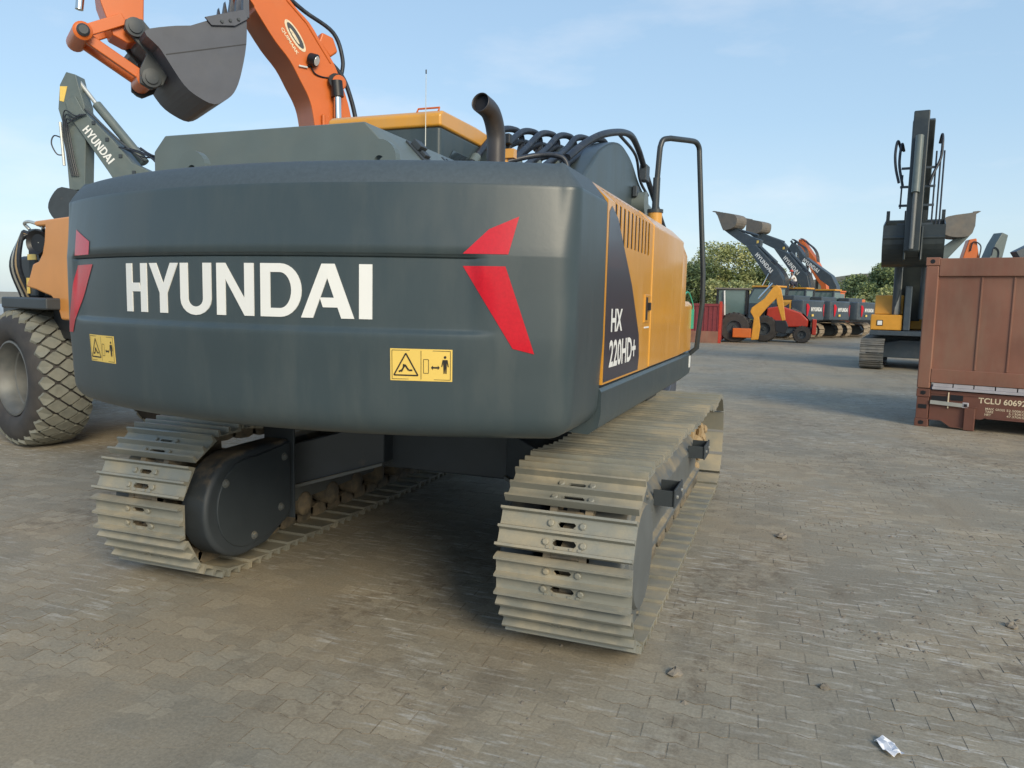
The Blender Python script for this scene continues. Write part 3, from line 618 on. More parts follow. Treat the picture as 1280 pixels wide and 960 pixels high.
# raised hood at the rear
def tilt(prof, y0, y1): return MB().prism(prof, 'y', y0, y1)
rh = tilt([(-1.245, 2.23), (-1.243, 2.472), (-1.163, 2.556), (.108, 2.558), (.292, 2.372), (.40, 2.23)], -2.0, -.62).obj('raised_hood', 'greenish', ex, bevel=.006)
mb = MB(); ax = Vector((.184, 0, -.186)).normalized(); nn = Vector((.711, 0, .703))
def onslope(d, y, h): return Vector((.108, y, 2.558))+ax*d+nn*h
def slopebox(mb, d0, d1, y0, y1, h0, h1): mb.add([onslope(d, y, h) for h in (h0, h1) for y in (y0, y1) for d in (d0, d1)], [(0, 2, 3, 1), (4, 5, 7, 6), (0, 1, 5, 4), (2, 6, 7, 3), (0, 4, 6, 2), (1, 3, 7, 5)])
for k in range(9): slopebox(mb, .035, .20, -1.18+k*.062, -1.155+k*.062, -.004, .003)
mb.obj('louvre', 'black', rh)
mb = MB(); slopebox(mb, .03, .19, -1.62, -1.50, 0, .012); slopebox(mb, .05, .11, -1.60, -1.52, .012, .045); slopebox(mb, .12, .16, -1.59, -1.53, .012, .03)
mb.obj('latch', 'greyf', rh, bevel=.003)

# decal and lettering on the right door
Fp = lambda y, z, t: (1.358+t, y, z)
mb = MB(); mb.polys([[(-1.992, 1.328), (-1.19, 1.328), (-1.165, 1.40), (-1.19, 1.52), (-1.42, 1.78), (-1.80, 2.085), (-1.93, 2.128), (-1.975, 2.10)]], Fp, .0018)
dc = mb.obj('side_decal', 'decal', d1)
mb = MB(); flat(mb, [[(-1.881+(u*.245), 1.556+v*.108) for u, v in p] for p in textpolys('HX', .03)], Fp, .0035)
flat(mb, [[(-1.897+(u*.62), 1.388+v*.130) for u, v in p] for p in textpolys('220HD+', .024)], Fp, .0035)
mb.obj('lettering', 'white', dc)
mb = MB(); mb.box(1.352, 1.364, -1.06, -.90, 1.585, 1.745); hd = mb.obj('door_handle', 'yellow', d1, bevel=.004)
mb = MB(); mb.box(1.360, 1.3655, -1.035, -.985, 1.60, 1.73); mb.box(1.3645, 1.375, -.975, -.93, 1.655, 1.70); mb.obj('handle_recess', 'black', hd)
mb = MB(); mb.box(1.357, 1.3605, -1.04, -.90, 1.553, 1.562); mb.obj('small_label', 'white', d1)
mb = MB(); mb.box(1.345, 1.3585, 1.02, 1.10, 1.18, 1.275); mb.obj('small_label', 'white', ex)

# cab
cabx0, cabx1, caby0, caby1 = -1.36, -.40, -.11, 1.72
cm = MB(); cm.prism([(caby0, 1.24), (caby0, 2.985), (1.30, 2.985), (caby1, 2.30), (caby1+.06, 1.24)], 'x', cabx0, cabx1)
cab = cm.obj('cab', 'grey', ex, bevel=.03, seg=3)
cm = MB(); cm.prism([(caby0-.015, 2.975), (caby0-.02, 3.065), (caby0+.03, 3.10), (.55, 3.11), (1.34, 3.085), (1.42, 3.02), (1.40, 2.975)], 'x', cabx0-.01, cabx1+.012)
cm.obj('cab_roof', 'yellow', cab, bevel=.02, seg=3)
mb = MB(); mb.tube([(-.62, -.06, 3.10), (-.62, -.04, 3.13), (-.44, -.04, 3.13), (-.44, -.06, 3.10)], .008, 6); mb.obj('roof_rail', 'orange', cab)
mb = MB(); mb.prism([(caby0+.16, 2.0), (caby0+.16, 2.78), (caby0+.22, 2.84), (1.15, 2.84), (1.48, 2.25), (1.48, 2.0)], 'x', cabx1+.001, cabx1+.007)
mb.prism([(-1.25, 2.05), (-1.25, 2.72), (-1.19, 2.78), (-.66, 2.78), (-.58, 2.70), (-.58, 2.05)], 'y', caby0-.006, caby0-.001)
mb.obj('window', 'glass', cab, bevel=.002)
mb = MB(); mb.tube(catmull([(-.66, caby0-.01, 2.69), (-.70, caby0-.012, 2.74), (-.78, caby0-.012, 2.765), (-1.15, caby0-.012, 2.765)]), .010, 6)
mb.tube(catmull([(cabx1+.01, .28, 2.62), (cabx1+.03, .36, 2.74), (cabx1+.03, .52, 2.72), (cabx1+.01, .62, 2.60)]), .014, 6); mb.obj('window_trim', 'black', cab)
mb = MB(); mb.lathe([(.028, 0), (.03, .02), (.018, .05), (.02, .075), (.008, .09)], (-.50, -.135, 2.64), (0, -.2, 1), 10); mb.tube([(-.50, -.15, 2.72), (-.49, -.17, 3.05), (-.475, -.20, 3.33)], .005, 5, r2=.002); mb.obj('antenna', 'steel', cab)
mb = MB(); mb.lathe([(.0, 3.33), (.005, 3.335), (.005, 3.36), (0, 3.365)], (-.475, -.20, 0), (0, 0, 1), 6); mb.obj('antenna_tip', 'black', cab)

# exhaust
pts = catmull([(.475, -1.16, 2.2), (.475, -1.16, 2.52), (.475, -1.17, 2.66), (.470, -1.24, 2.755), (.455, -1.36, 2.785)], 8)
mb = MB(); mb.tube(pts, .055, 24, caps=False); e = mb.obj('exhaust_pipe', 'exhaust', ex, smooth=60)
sol = e.modifiers.new('wall', 'SOLIDIFY'); sol.thickness = .004
mb = MB(); mb.tube([p-Vector((0, 0, .0)) for p in pts[:-2]], .049, 20); mb.obj('pipe_inside', 'soot', e, smooth=60)
mb = MB(); mb.box(.10, .85, -1.55, -.80, 2.236, 2.285); mb.obj('exhaust_cover', 'yellow', ex, bevel=.02)
mb = MB(); mb.tube([(.245, -.40, 2.2), (.245, -.40, 2.71)], .016, 8); mb.box(.22, .31, -.43, -.37, 2.66, 2.72); mb.obj('lamp_post', 'yellow', ex)
mb = MB(); mb.box(.225, .295, -.47, -.41, 2.745, 2.815); mb.box(.24, .275, -.41, -.38, 2.70, 2.78); mb.obj('work_lamp', 'black', ex, bevel=.01)

# main boom, seen from behind over the hood
bp_ = [(.25, 1.5), (.30, 2.25), (.75, 2.62), (1.195, 2.861), (1.594, 3.093), (2.02, 3.242), (2.401, 3.31), (2.714, 3.29), (3.018, 3.228), (3.458, 3.064), (4.274, 2.874), (5.606, 2.50), (6.3, 2.2), (6.2, 1.95), (5.4, 2.15), (4.1, 2.42), (3.2, 2.55), (2.4, 2.55), (1.6, 2.25), (.95, 1.6)]
bp_ = bp_[:2]+[(v.x, v.y) for v in catmull([(a, b, 0) for a, b in bp_[2:13]], 4)]+bp_[13:]
mb = MB(); mb.prism(bp_, 'x', -.06, .40); bm_ = mb.obj('boom', 'grey', ex, bevel=.03, seg=3)
mb = MB(); mb.tube([(.44, 3.2, 2.80), (.44, 4.3, 2.72)], .085, 18); mb.lathe([(.13, -.10), (.13, .10)], (.44, 3.15, 2.80), (1, 0, 0), 20); mb.obj('boom_cylinder', 'greenish', ex, smooth=40)
mb = MB(); mb.prism([(6.1, 1.4), (5.7, 2.5), (6.0, 2.75), (6.6, 2.6), (6.9, 1.2), (6.6, .5), (6.35, .5)], 'x', -.02, .36); mb.obj('arm', 'grey', ex, bevel=.02)
mb = MB(); mb.prism([(6.6, .55), (6.1, .35), (5.7, .02), (5.9, -.0), (6.5, .02), (6.95, .35), (6.95, .6)], 'x', -.8, .42); mb.obj('bucket', 'bucket', ex, bevel=.02)
# hydraulic hoses draped over the boom
def hose(name, pts, r, m='hose', parent=ex, k=7, seg=8): return MB().tube(catmull(pts, k), r, seg).obj(name, m, parent, smooth=60)
for k in range(6):
    x = -.38+k*.12; dy = k*.17; dz = .010*k
    hose('hydraulic_hose', [(x-.02, -.25+dy*.4, 2.22), (x, .25+dy*.5, 2.66+dz), (x, .75+dy, 3.02+dz), (x+.01, 1.08+dy, 3.20+dz), (x+.05, 1.32+dy, 3.245+dz), (x+.07, 1.42+dy, 3.19+dz), (x+.08, 1.34+dy, 3.05+dz), (x+.08, 1.20+dy, 2.88)], .030)
    mb = MB(); mb.tube([(x, .45+dy, 2.80+dz), (x, .53+dy, 2.865+dz)], .043, 10); mb.obj('hose_clamp', 'greenish', ex, smooth=40)
for k in range(6):
    x = -.33+k*.12; dy = k*.17
    hose('hydraulic_hose', [(x-.02, -.15+dy*.4, 2.20), (x, .35+dy*.5, 2.60), (x+.01, .80+dy, 2.90), (x+.02, 1.20+dy, 3.10), (x+.03, 1.55+dy*.8, 3.18), (x+.03, 1.9+dy*.7, 3.16)], .027)
MB().box(-.30, .30, .45, 1.1, 2.2, 2.72).obj('manifold', 'greyf', ex, bevel=.03)
for k in range(4): hose('hydraulic_hose', [(-.10+k*.09, -.2, 2.25), (-.06+k*.09, .35+k*.15, 2.62), (-.02+k*.09, .95+k*.2, 2.90), (.02+k*.09, 1.5+k*.2, 3.05)], .028)
hose('hydraulic_hose', [(-.30, .10, 2.58), (-.12, .35, 2.76), (.12, .55, 2.86), (.30, .60, 2.86), (.37, .62, 2.80), (.385, .62, 2.66)], .022)
mb = MB(); mb.tube([(-.34, .08, 2.56), (-.28, .12, 2.60)], .03, 8); mb.tube([(.385, .62, 2.74), (.387, .62, 2.62)], .03, 8); mb.tube([(.387, .62, 2.66), (.39, .62, 2.56)], .038, 8); mb.obj('hose_fitting', 'steel', ex, smooth=30)
MB().lathe([(.0, 0), (.04, .01), (.0, .06)], (-.36, .04, 2.58), (0, 0, 1), 10).obj('hose_cap', 'steel', ex)
hose('boom_pipe', [(.26, 1.0, 2.92), (.34, 1.35, 3.12), (.42, 1.75, 3.27), (.45, 2.5, 3.42), (.45, 3.0, 3.38), (.45, 3.6, 3.16), (.45, 4.4, 2.88), (.45, 5.3, 2.58)], .034)
hose('boom_pipe', [(.42, 2.2, 3.36), (.43, 3.0, 3.30), (.43, 3.3, 3.08), (.43, 3.8, 2.98)], .016)
MB().box(.41, .49, 3.35, 3.55, 3.09, 3.27).obj('pipe_clamp', 'greyf', ex, bevel=.01); MB().box(.41, .46, 3.0, 3.12, 2.86, 2.98).obj('pipe_clamp', 'greyf', ex, bevel=.01)
# guard rail by the steps
mb = MB(); rp = [(1.10, .60, 2.20), (1.10, .60, 2.55), (1.115, .60, 2.85)]+[tuple(q) for q in catmull([(1.118, .60, 2.89), (1.135, .62, 2.945), (1.18, .67, 2.965)], 4)]+[tuple(q) for q in catmull([(1.28, .95, 3.00), (1.322, 1.05, 3.005), (1.345, 1.10, 2.97), (1.352, 1.105, 2.90)], 4)]+[(1.39, 1.11, 2.4), (1.425, 1.115, 1.95), (1.43, 1.12, 1.72), (1.40, 1.12, 1.34), (1.32, 1.12, 1.27)]
rail = mb.tube(rp, .0215, 14).obj('guard_rail', 'pipe', ex, smooth=60)
mb = MB(); mb.tube([(1.10, .60, 2.20), (1.102, .60, 2.66)], .028, 14); mb.obj('rail_sleeve', 'pipe', rail, smooth=40)
mb = MB(); mb.tube([(1.10, .60, 2.05), (1.10, .60, 2.40)], .055, 16); mb.obj('rail_socket', 'yellow', rail, smooth=40)
mb = MB(); mb.tube([(1.10, .60, 2.395), (1.10, .60, 2.42)], .062, 16); mb.obj('rail_flange', 'pipe', rail, smooth=40)

# side outlines in metres, in each machine's own plane: (forward, up)
O_boom = [(0.779, 4.197), (0.84, 4.427), (0.936, 4.681), (1.054, 4.926), (1.217, 5.136), (1.397, 5.377), (1.661, 5.601), (2.109, 6.177), (2.691, 6.664), (3.321, 6.903), (3.743, 6.883), (3.755, 6.492), (3.246, 6.395), (2.703, 6.055), (2.19, 5.472), (2.119, 5.361), (1.882, 5.045), (1.679, 4.832), (1.537, 4.601), (1.403, 4.363), (1.336, 4.056), (1.236, 3.261), (1.122, 1.714), (0.395, 1.731), (0.592, 3.331)]
O_arm = [(3.947, 5.074), (3.913, 4.814), (3.708, 4.633), (3.461, 4.732), (3.448, 5.196), (3.353, 6.493), (3.382, 7.017), (3.805, 6.995), (3.987, 6.374)]
O_bucket = [(3.526, 4.705), (3.266, 4.817), (3.016, 4.882), (2.351, 5.232), (2.357, 4.823), (2.421, 4.467), (2.493, 4.243), (2.592, 4.111), (2.756, 4.016), (2.941, 4.069), (3.103, 4.179), (3.275, 4.419), (3.376, 4.56)]
O_pts = [(3.567, 4.818), (3.388, 4.256), (4.097, 4.673), (3.612, 4.122), (1.137, 4.697), (1.162, 4.137), (1.566, 5.216), (4.029, 5.022), (3.936, 5.917), (3.752, 6.579)]
G_boom = [(3.092, 5.746), (2.3, 4.633), (1.531, 3.474), (0.762, 2.428), (-0.176, 2.448), (0.236, 3.594), (1.297, 4.679), (1.678, 4.768), (2.148, 5.3), (2.713, 5.826), (2.839, 6.03), (2.997, 6.383), (3.159, 6.287)]
G_arm = [(3.323, 6.932), (3.474, 6.633), (3.527, 6.09), (3.445, 5.903), (3.353, 4.751), (3.336, 4.178), (2.888, 4.358), (2.859, 4.606), (2.854, 5.27), (2.857, 6.21), (3.037, 6.675), (3.079, 6.86)]
G_bucket = [(3.178, 4.144), (3.602, 3.948), (3.654, 3.662), (3.406, 3.419), (2.911, 3.37), (2.744, 4.095)]
G_pts = [(3.138, 6.827), (2.517, 6.053), (1.677, 5.183), (3.44, 5.723), (3.419, 4.779)]
A_bucket = [(3.642, 7.36), (3.388, 7.319), (2.358, 7.108), (2.128, 6.771), (2.313, 6.367), (2.891, 6.236), (3.057, 6.315), (3.429, 7.087)]
A_arm = [(3.309, 6.361), (2.477, 6.316), (1.37, 5.798), (0.747, 5.587), (0.792, 5.179), (1.775, 5.331), (2.912, 6.077)]
A_boom = [(1.643, 5.319), (1.027, 5.318), (-0.401, 3.965), (-0.832, 3.288), (-0.963, 1.27), (-0.331, 1.252), (-0.223, 2.93), (0.096, 3.294)]
B_bucket = [(3.775, 7.314), (2.565, 7.036), (2.367, 6.814), (2.45, 6.428), (2.824, 6.3), (3.434, 6.33), (3.49, 6.879)]
B_arm = [(3.442, 6.312), (2.668, 6.323), (1.26, 5.818), (0.888, 5.465), (1.007, 5.151), (1.579, 5.296), (2.713, 5.831)]
B_boom = [(1.747, 5.442), (0.737, 5.068), (-0.581, 3.685), (-0.78, 2.945), (-0.892, 1.282), (-0.392, 1.268), (-0.224, 3.039), (0.217, 3.568)]
C_arm = [(2.765, 5.563), (2.461, 6.02), (2.173, 5.853), (1.85, 5.12), (1.764, 3.827), (2.029, 3.674), (2.368, 4.615)]
C_boom = [(2.604, 5.603), (2.402, 5.907), (2.065, 5.816), (1.528, 5.105), (-0.351, 3.833), (-0.755, 3.151), (-0.884, 1.3), (-0.371, 1.285), (-0.243, 3.151), (0.357, 3.556), (1.109, 4.481), (2.12, 4.982)]
D_boom = [(2.538, 6.193), (2.234, 6.362), (1.984, 6.171), (1.224, 5.181), (0.5, 3.96), (0.284, 3.256), (0.147, 1.252), (0.538, 1.241), (0.676, 3.256), (1.108, 3.802), (1.812, 4.906)]
M_boom = [(0.405, 2.177), (1.195, 2.861), (1.594, 3.093), (2.02, 3.242), (2.401, 3.31), (2.714, 3.29), (3.018, 3.228), (3.458, 3.064), (4.274, 2.874), (5.606, 2.611), (6.871, 2.345)]

# ================================================================ the other machines
def loc2(o, c, h): o.location = (c[0], c[1], 0); o.rotation_euler = (0, 0, math.atan2(-h[0], h[1]))
def simple_track(root, xc, hw, m='shoefar', yr=-1.75, yf=1.75, inner='greyf'):
    path = trackpath(yr, yf, .46, .45, .355, .04, .19)
    mb = MB(); prof = [(-.095, .045), (-.095, .085), (-.078, .085), (-.07, .062), (-.01, .062), (-.006, .085), (.006, .085), (.01, .062), (.075, .062), (.08, .085), (.095, .085), (.098, .045)]
    for (y, z, a, p, q) in path:
        ca, sa = math.cos(a), math.sin(a)
        mb.prism([(y+t*ca-n*sa, z+t*sa+n*ca) for t, n in prof], 'x', xc-hw, xc+hw)
    t = mb.obj('track', m, root); t['kind'] = 'stuff'
    mb = MB(); mb.prism([(-1.95, .46), (-1.80, .22), (-1.6, .14), (1.6, .14), (1.85, .25), (1.95, .45), (1.8, .62), (1.2, .70), (-1.4, .74), (-1.75, .72)], 'x', xc-hw*.55, xc+hw*.55)
    mb.obj('track_frame', inner, root, bevel=.03)
    return t
def tooth_bucket(root, prof, x0, x1, m, lip=(0, 1), teeth=5, T=.03, name='bucket', tl=.16):
    """prof: closed side outline; the mouth runs along prof[lip[0]] - prof[lip[1]] (left open)."""
    k = len(prof); i0 = lip[1]; path = [prof[(i0+i) % k] for i in range(k)]          # lip corner ... to the other end of the mouth
    cm_ = [(v.x, v.y) for v in catmull([(a, b, 0) for a, b in path], 3)]; prof = cm_; lip = (len(prof)-1, 0)
    n = len(prof); cx = sum(p[0] for p in prof)/n; cz = sum(p[1] for p in prof)/n
    sh = lambda p, f: (cx+(p[0]-cx)*f, cz+(p[1]-cz)*f)
    mb = MB()
    mb.prism(prof, 'x', x0, x0+T); mb.prism(prof, 'x', x1-T, x1)
    i = lip[1]
    while i % n != lip[0] % n:
        a, b = prof[i % n], prof[(i+1) % n]
        mb.prism([a, b, sh(b, .94), sh(a, .94)], 'x', x0+T, x1-T); i += 1
    bk = mb.obj(name, m, root, smooth=32)
    a, b = prof[0], prof[3]       # lip corner, next point along the floor
    d = Vector((a[0]-b[0], a[1]-b[1])).normalized(); q = Vector((-d.y, d.x))
    for k in range(teeth):
        x = x0+.05+(x1-x0-.10)*k/(teeth-1); w_ = .045
        o = Vector(a); P = [o-d*.10+q*.04, o-d*.10-q*.04, o+d*tl*.45-q*.035, o+d*tl-q*.005, o+d*tl*.45+q*.035]
        t = MB(); t.prism([tuple(p) for p in P], 'x', x-w_, x+w_); t.obj('bucket_tooth', m, bk, bevel=.006)
    return bk

# ---------- big orange excavator behind, only boom, arm and bucket above the counterweight
og = thing('excavator', 'bright orange excavator behind, its raised boom and curled grey bucket above the counterweight', 'excavator')
loc2(og, (-3.7, 5.0), (-.54, -.84))
simple_track(og, -1.3, .30); simple_track(og, 1.3, .30)
MB().prism([(-1.0, -.8), (1.0, -.8), (1.0, .8), (-1.0, .8)], 'z', .45, .98).obj('car_body', 'greyf', og, bevel=.03)
mb = MB(); mb.prism([(-1.35, -2.2), (-1.0, -2.75), (1.0, -2.75), (1.35, -2.2)], 'z', 1.1, 2.1); mb.obj('counterweight', 'greyf', og, bevel=.06)
MB().box(-1.35, 1.35, -2.19, 1.3, 1.0, 1.2).obj('swing_platform', 'greyf', og, bevel=.02)
MB().box(.40, 1.35, -2.18, .9, 1.21, 2.0).obj('engine_house', 'orange', og, bevel=.04)
mb = MB(); mb.prism([(.1, 1.21), (.1, 2.1), (.3, 2.25), (1.3, 2.25), (1.7, 1.8), (1.75, 1.21)], 'x', -1.3, -.42); oc = mb.obj('cab', 'greyf', og, bevel=.03)
MB().prism([(.4, 1.5), (.4, 2.1), (1.25, 2.1), (1.5, 1.8), (1.5, 1.5)], 'x', -1.306, -1.301).obj('window', 'glass', oc)
O_s = [(v.x, v.y) for v in catmull([(a, b, 0) for a, b in O_boom[:10]], 3)]+[(v.x, v.y) for v in catmull([(a, b, 0) for a, b in O_boom[10:22]], 3)]+O_boom[22:]
bo = MB().prism(O_s, 'x', -.28, .28).obj('boom', 'orange', og, bevel=.018)
# hull seams, bracket, pin boss and lamp on the boom's near side
mb = MB(); e = [(a+.045, b-.02) for a, b in O_boom[3:9]]; mb.tube([(-.285, a, b) for a, b in e], .010, 6); mb.obj('weld_seam', 'orange', bo)
mb = MB(); mb.prism([(1.05, 5.02), (1.22, 5.20), (1.17, 5.34), (1.00, 5.30), (.93, 5.12)], 'x', -.16, -.02); mb.obj('pipe_bracket', 'orange', bo, bevel=.03)
mb = MB(); mb.lathe([(.10, -.02), (.10, .12), (.085, .13)], (-.28, 1.02, 4.64), (-1, 0, 0), 20); mb.obj('cylinder_pin', 'orange', bo, smooth=30)
mb = MB(); mb.lathe([(.105, 0), (.105, .05)], (-.33, 1.06, 4.655), (-1, 0, 0), 18); mb.tube([(-.36, 1.05, 4.66), (-.37, 1.035, 4.45)], .085, 16); mb.obj('rod_end', 'black', bo, smooth=40)
mb = MB(); mb.tube([(-.37, 1.04, 4.5), (-.38, 1.00, 2.6)], .050, 18); mb.obj('cylinder_rod', 'chrome', bo, smooth=40)
mb = MB(); mb.tube([(-.38, 1.00, 2.9), (-.38, .95, 1.9)], .085, 18); mb.obj('cylinder_barrel', 'orange', bo, smooth=40)
mb = MB(); mb.prism([(1.245, 4.20), (1.19, 4.20), (1.12, 1.9), (1.2, 1.9)], 'x', -.335, -.281); mb.obj('boom_rib', 'orange', bo, bevel=.02)
mb = MB(); mb.lathe([(.03, -.06), (.075, -.05), (.085, .05), (.06, .06)], (-.34, 1.375, 4.885), (-.6, -.5, -.3), 16); mb.tube([(-.28, 1.42, 4.80), (-.34, 1.38, 4.85)], .02, 6); mb.obj('work_lamp', 'black', bo, smooth=40)
MB().lathe([(.066, 0), (.06, .012)], (-.377, 1.343, 4.865), (-.6, -.5, -.3), 16).obj('lamp_glass', 'lamp', bo)
mb = MB(); mb.tube(catmull([(-.30, 1.40, 4.82), (-.30, 1.33, 4.72), (-.29, 1.18, 4.70), (-.29, 1.02, 4.74), (-.28, .98, 4.80)]), .010, 6); mb.obj('lamp_cable', 'black', bo)
MB().box(-.31, -.281, 1.44, 1.56, 4.77, 4.79).obj('lamp_bracket', 'steel', bo)
# oval badge and lettering
A_ = Vector((1.335, 5.125)); B_ = Vector((1.085+.23, 4.80)); 
def badge(u, v, t):                          # u along the badge (downwards), v across (to the right)
    p0, p1 = Vector((1.72, 5.32)), Vector((1.48, 5.0)); d = p1-p0; n_ = Vector((d.y, -d.x)).normalized()
    p = p0+d*u+n_*v; return (-.281-t, p.x, p.y)
mb = MB(); N_ = 24
ell = lambda a, b, off: [(.5+a*math.cos(2*math.pi*k/N_), off+b*math.sin(2*math.pi*k/N_)) for k in range(N_)]
o1, o2, i1 = ell(.56, .072, 0), ell(.46, .050, .004), ell(.28, .019, -.013)
for k in range(N_):
    kk = (k+1) % N_; mb.add([badge(*p, .003) for p in (o1[k], o1[kk], o2[kk], o2[k])], [(0, 1, 2, 3)])
flat(mb, [i1], badge, .0045)
sg_ = 1 if badge(0, .1, 0)[1] < badge(0, 0, 0)[1] else -1
flat(mb, [[(.10+u*.92, -.135+v*.046) for u, v in p] for p in textpolys('QUIMARK', .03)], badge, .003)
mb.obj('badge', 'cream', bo)
MB().polys([o2], badge, .0015).obj('badge_field', 'greyf', bo)
mb = MB(); mb.tube(catmull([(-.15, 1.72, 5.72), (-.12, 1.40, 5.56), (-.10, .98, 5.38), (-.10, .84, 5.05), (-.08, .86, 4.78)]), .030, 8); mb.obj('hydraulic_hose', 'hose', bo, smooth=60)
mb = MB(); mb.tube(catmull([(-.10, 1.15, 5.06), (-.10, .86, 4.83), (-.10, .72, 4.55), (-.10, .63, 4.20), (-.10, .62, 3.85), (-.1, .62, 3.3)]), .034, 8); mb.obj('hydraulic_hose', 'hose', bo, smooth=60)
mb = MB(); mb.tube([(-.20, 1.90, 5.84), (-.20, 1.50, 5.47), (-.20, 1.22, 5.13)], .020, 6); mb.tube([(-.13, 1.90, 5.86), (-.13, 1.50, 5.50)], .020, 6); mb.obj('boom_pipe', 'greyf', bo)
oa = MB().prism([(3.447, 4.73), (3.43, 5.2), (3.34, 6.5), (3.38, 7.02), (3.8, 7.0), (4.02, 6.37), (3.90, 5.07), (3.78, 4.72), (3.62, 4.66)], 'x', -.17, .17).obj('arm', 'orange', og, bevel=.015)
mb = MB(); mb.tube([(0, 4.10, 4.98), (0, 4.00, 5.85)], .045, 14); mb.obj('cylinder_rod', 'chrome', oa, smooth=40)
mb = MB(); mb.tube([(0, 4.00, 5.6), (0, 3.92, 6.7)], .075, 14); mb.obj('cylinder_barrel', 'orange', oa, smooth=40)
for sx in (-1, 1):
    mb = MB(); x = sx*.20; mb.bar((x, 4.10, 4.68), (x, 3.66, 4.92), .05, .13); mb.obj('tipping_lever', 'orange', oa, bevel=.01)
for sx in (-1, 1):
    mb = MB(); x = sx*.13; mb.bar((x, 4.09, 4.66), (x, 3.44, 4.30), .07, .12); mb.obj('bucket_link', 'orange', oa, bevel=.012)
for (y, z, r, xw, m) in ((4.11, 4.67, .105, .30, 'orange'), (4.11, 4.67, .07, .34, 'greyf'), (3.43, 4.29, .11, .20, 'orange')):
    MB().lathe([(r*.7, -xw), (r, -xw+.02), (r, xw-.02), (r*.7, xw)], (0, y, z), (1, 0, 0), 18).obj('link_pin', m, oa, smooth=40)
ob = tooth_bucket(og, O_bucket, -.62, .62, 'bucket', lip=(2, 3), teeth=5, tl=.34)
ears = [(3.66, 4.90), (3.48, 4.94), (3.33, 4.78), (3.24, 4.62), (3.18, 4.40), (3.26, 4.22), (3.40, 4.14), (3.52, 4.20), (3.52, 4.36), (3.44, 4.55), (3.58, 4.70), (3.68, 4.78)]
for sx in (-1, 1):
    MB().prism(ears, 'x', sx*.26-.025, sx*.26+.025).obj('bucket_ear', 'greyf', ob, bevel=.01)
    for y, z in ((3.565, 4.82), (3.40, 4.27)):
        MB().lathe([(.11, 0), (.11, .05), (.075, .055), (.075, .075), (.04, .08)], (sx*.28, y, z), (sx, 0, 0), 20).obj('bucket_pin', 'greyf', ob, smooth=35)
MB().prism([(3.24, 4.55), (3.36, 4.60), (3.42, 4.46), (3.28, 4.36)], 'x', -.235, .235).obj('cross_plate', 'bucket', ob, bevel=.01)
MB().add([(-.6235, 3.30, 4.485), (-.6235, 2.36, 4.80), (-.6235, 2.36, 4.812), (-.6235, 3.30, 4.497)], [(0, 1, 2, 3)]).obj('wear_line', 'black', ob)
for (a, b) in (((2.352, 5.23), (2.70, 5.06)),):
    mb = MB(); mb.prism([(2.36, 5.22), (2.345, 5.10), (2.50, 4.985), (2.78, 4.93), (2.86, 5.01)], 'x', -.65, -.622); sc_ = mb.obj('side_cutter', 'bucket', ob, bevel=.006)
    for k in range(3): MB().lathe([(.022, 0), (.018, .018)], (-.65, 2.46+k*.10, 5.07-k*.035), (-1, 0, 0), 8).obj('bolt', 'greyf', sc_)

# ---------- grey-green excavator far left, arm hanging down
gx = thing('excavator', 'grey green excavator at far left with its arm hanging down, white lettering along the boom', 'excavator')
GH = (-.95, -.31); loc2(gx, (-11.6, 9.8), GH)
simple_track(gx, -1.2, .30); simple_track(gx, 1.2, .30)
MB().box(-1.0, 1.0, -.8, .8, .45, 1.0).obj('car_body', 'greyf', gx)
MB().prism([(-1.35, -2.2), (-1.0, -2.75), (1.0, -2.75), (1.35, -2.2)], 'z', 1.1, 2.1).obj('counterweight', 'grey', gx, bevel=.06)
MB().box(-1.35, 1.35, -2.19, 1.1, 1.0, 2.05).obj('house', 'yellow_far', gx, bevel=.04)
MB().box(-1.35, -.42, -.2, 1.5, 2.06, 2.75).obj('cab', 'greyf', gx, bevel=.04)
gb = MB().prism([(3.06, 5.70), (2.3, 4.633), (1.531, 3.474), (.85, 2.45), (.2, 1.7), (-.25, 2.0), (.1, 3.2), (.75, 4.15), (1.297, 4.66), (1.678, 4.83), (2.148, 5.36), (2.713, 5.90), (2.87, 6.06), (3.05, 6.40), (3.30, 6.25), (3.22, 5.9)], 'x', -.25, .25).obj('boom', 'greenish', gx, bevel=.02)
F_ = lambda u, v, t: (-.252-t, 2.72-u*1.06-v*.20*-.0+v*.0, 5.43-u*1.30)
def gl(u, v, t):
    p0, p1 = Vector((2.80, 5.66)), Vector((2.17, 4.86)); d = p1-p0; n_ = Vector((d.y, -d.x)).normalized()
    if n_.y < 0: n_ = -n_
    p = p0+d*u+n_*(v-.5)*.20+n_*-.02; return (-.2505-t, p.x, p.y)
MB().polys(WORD, gl, .004).obj('lettering', 'white', gb)
ga = MB().prism([(3.28, 6.96), (3.45, 6.66), (3.51, 6.09), (3.43, 5.80), (3.34, 4.75), (3.31, 4.15), (2.92, 4.20), (2.86, 5.27), (2.86, 6.20), (2.98, 6.60), (3.05, 6.90)], 'x', -.19, .19).obj('arm', 'greenish', gx, bevel=.015)
MB().prism([(3.26, 6.62), (3.44, 6.62), (3.46, 6.28), (3.36, 6.26)], 'x', -.20, -.191).obj('warning_plate', 'yelstick', ga)
MB().tube([(0, 3.09, 6.80), (0, 2.62, 6.20)], .05, 12).obj('cylinder_rod', 'steel', gb, smooth=40)
MB().tube([(0, 2.66, 6.25), (0, 1.75, 5.18), (0, 1.5, 4.88)], .11, 14).obj('arm_cylinder', 'greenish', gb, smooth=40)
MB().tube([(-.21, 3.46, 5.78), (-.21, 3.40, 4.75)], .035, 8).obj('bucket_cylinder', 'steel', ga)
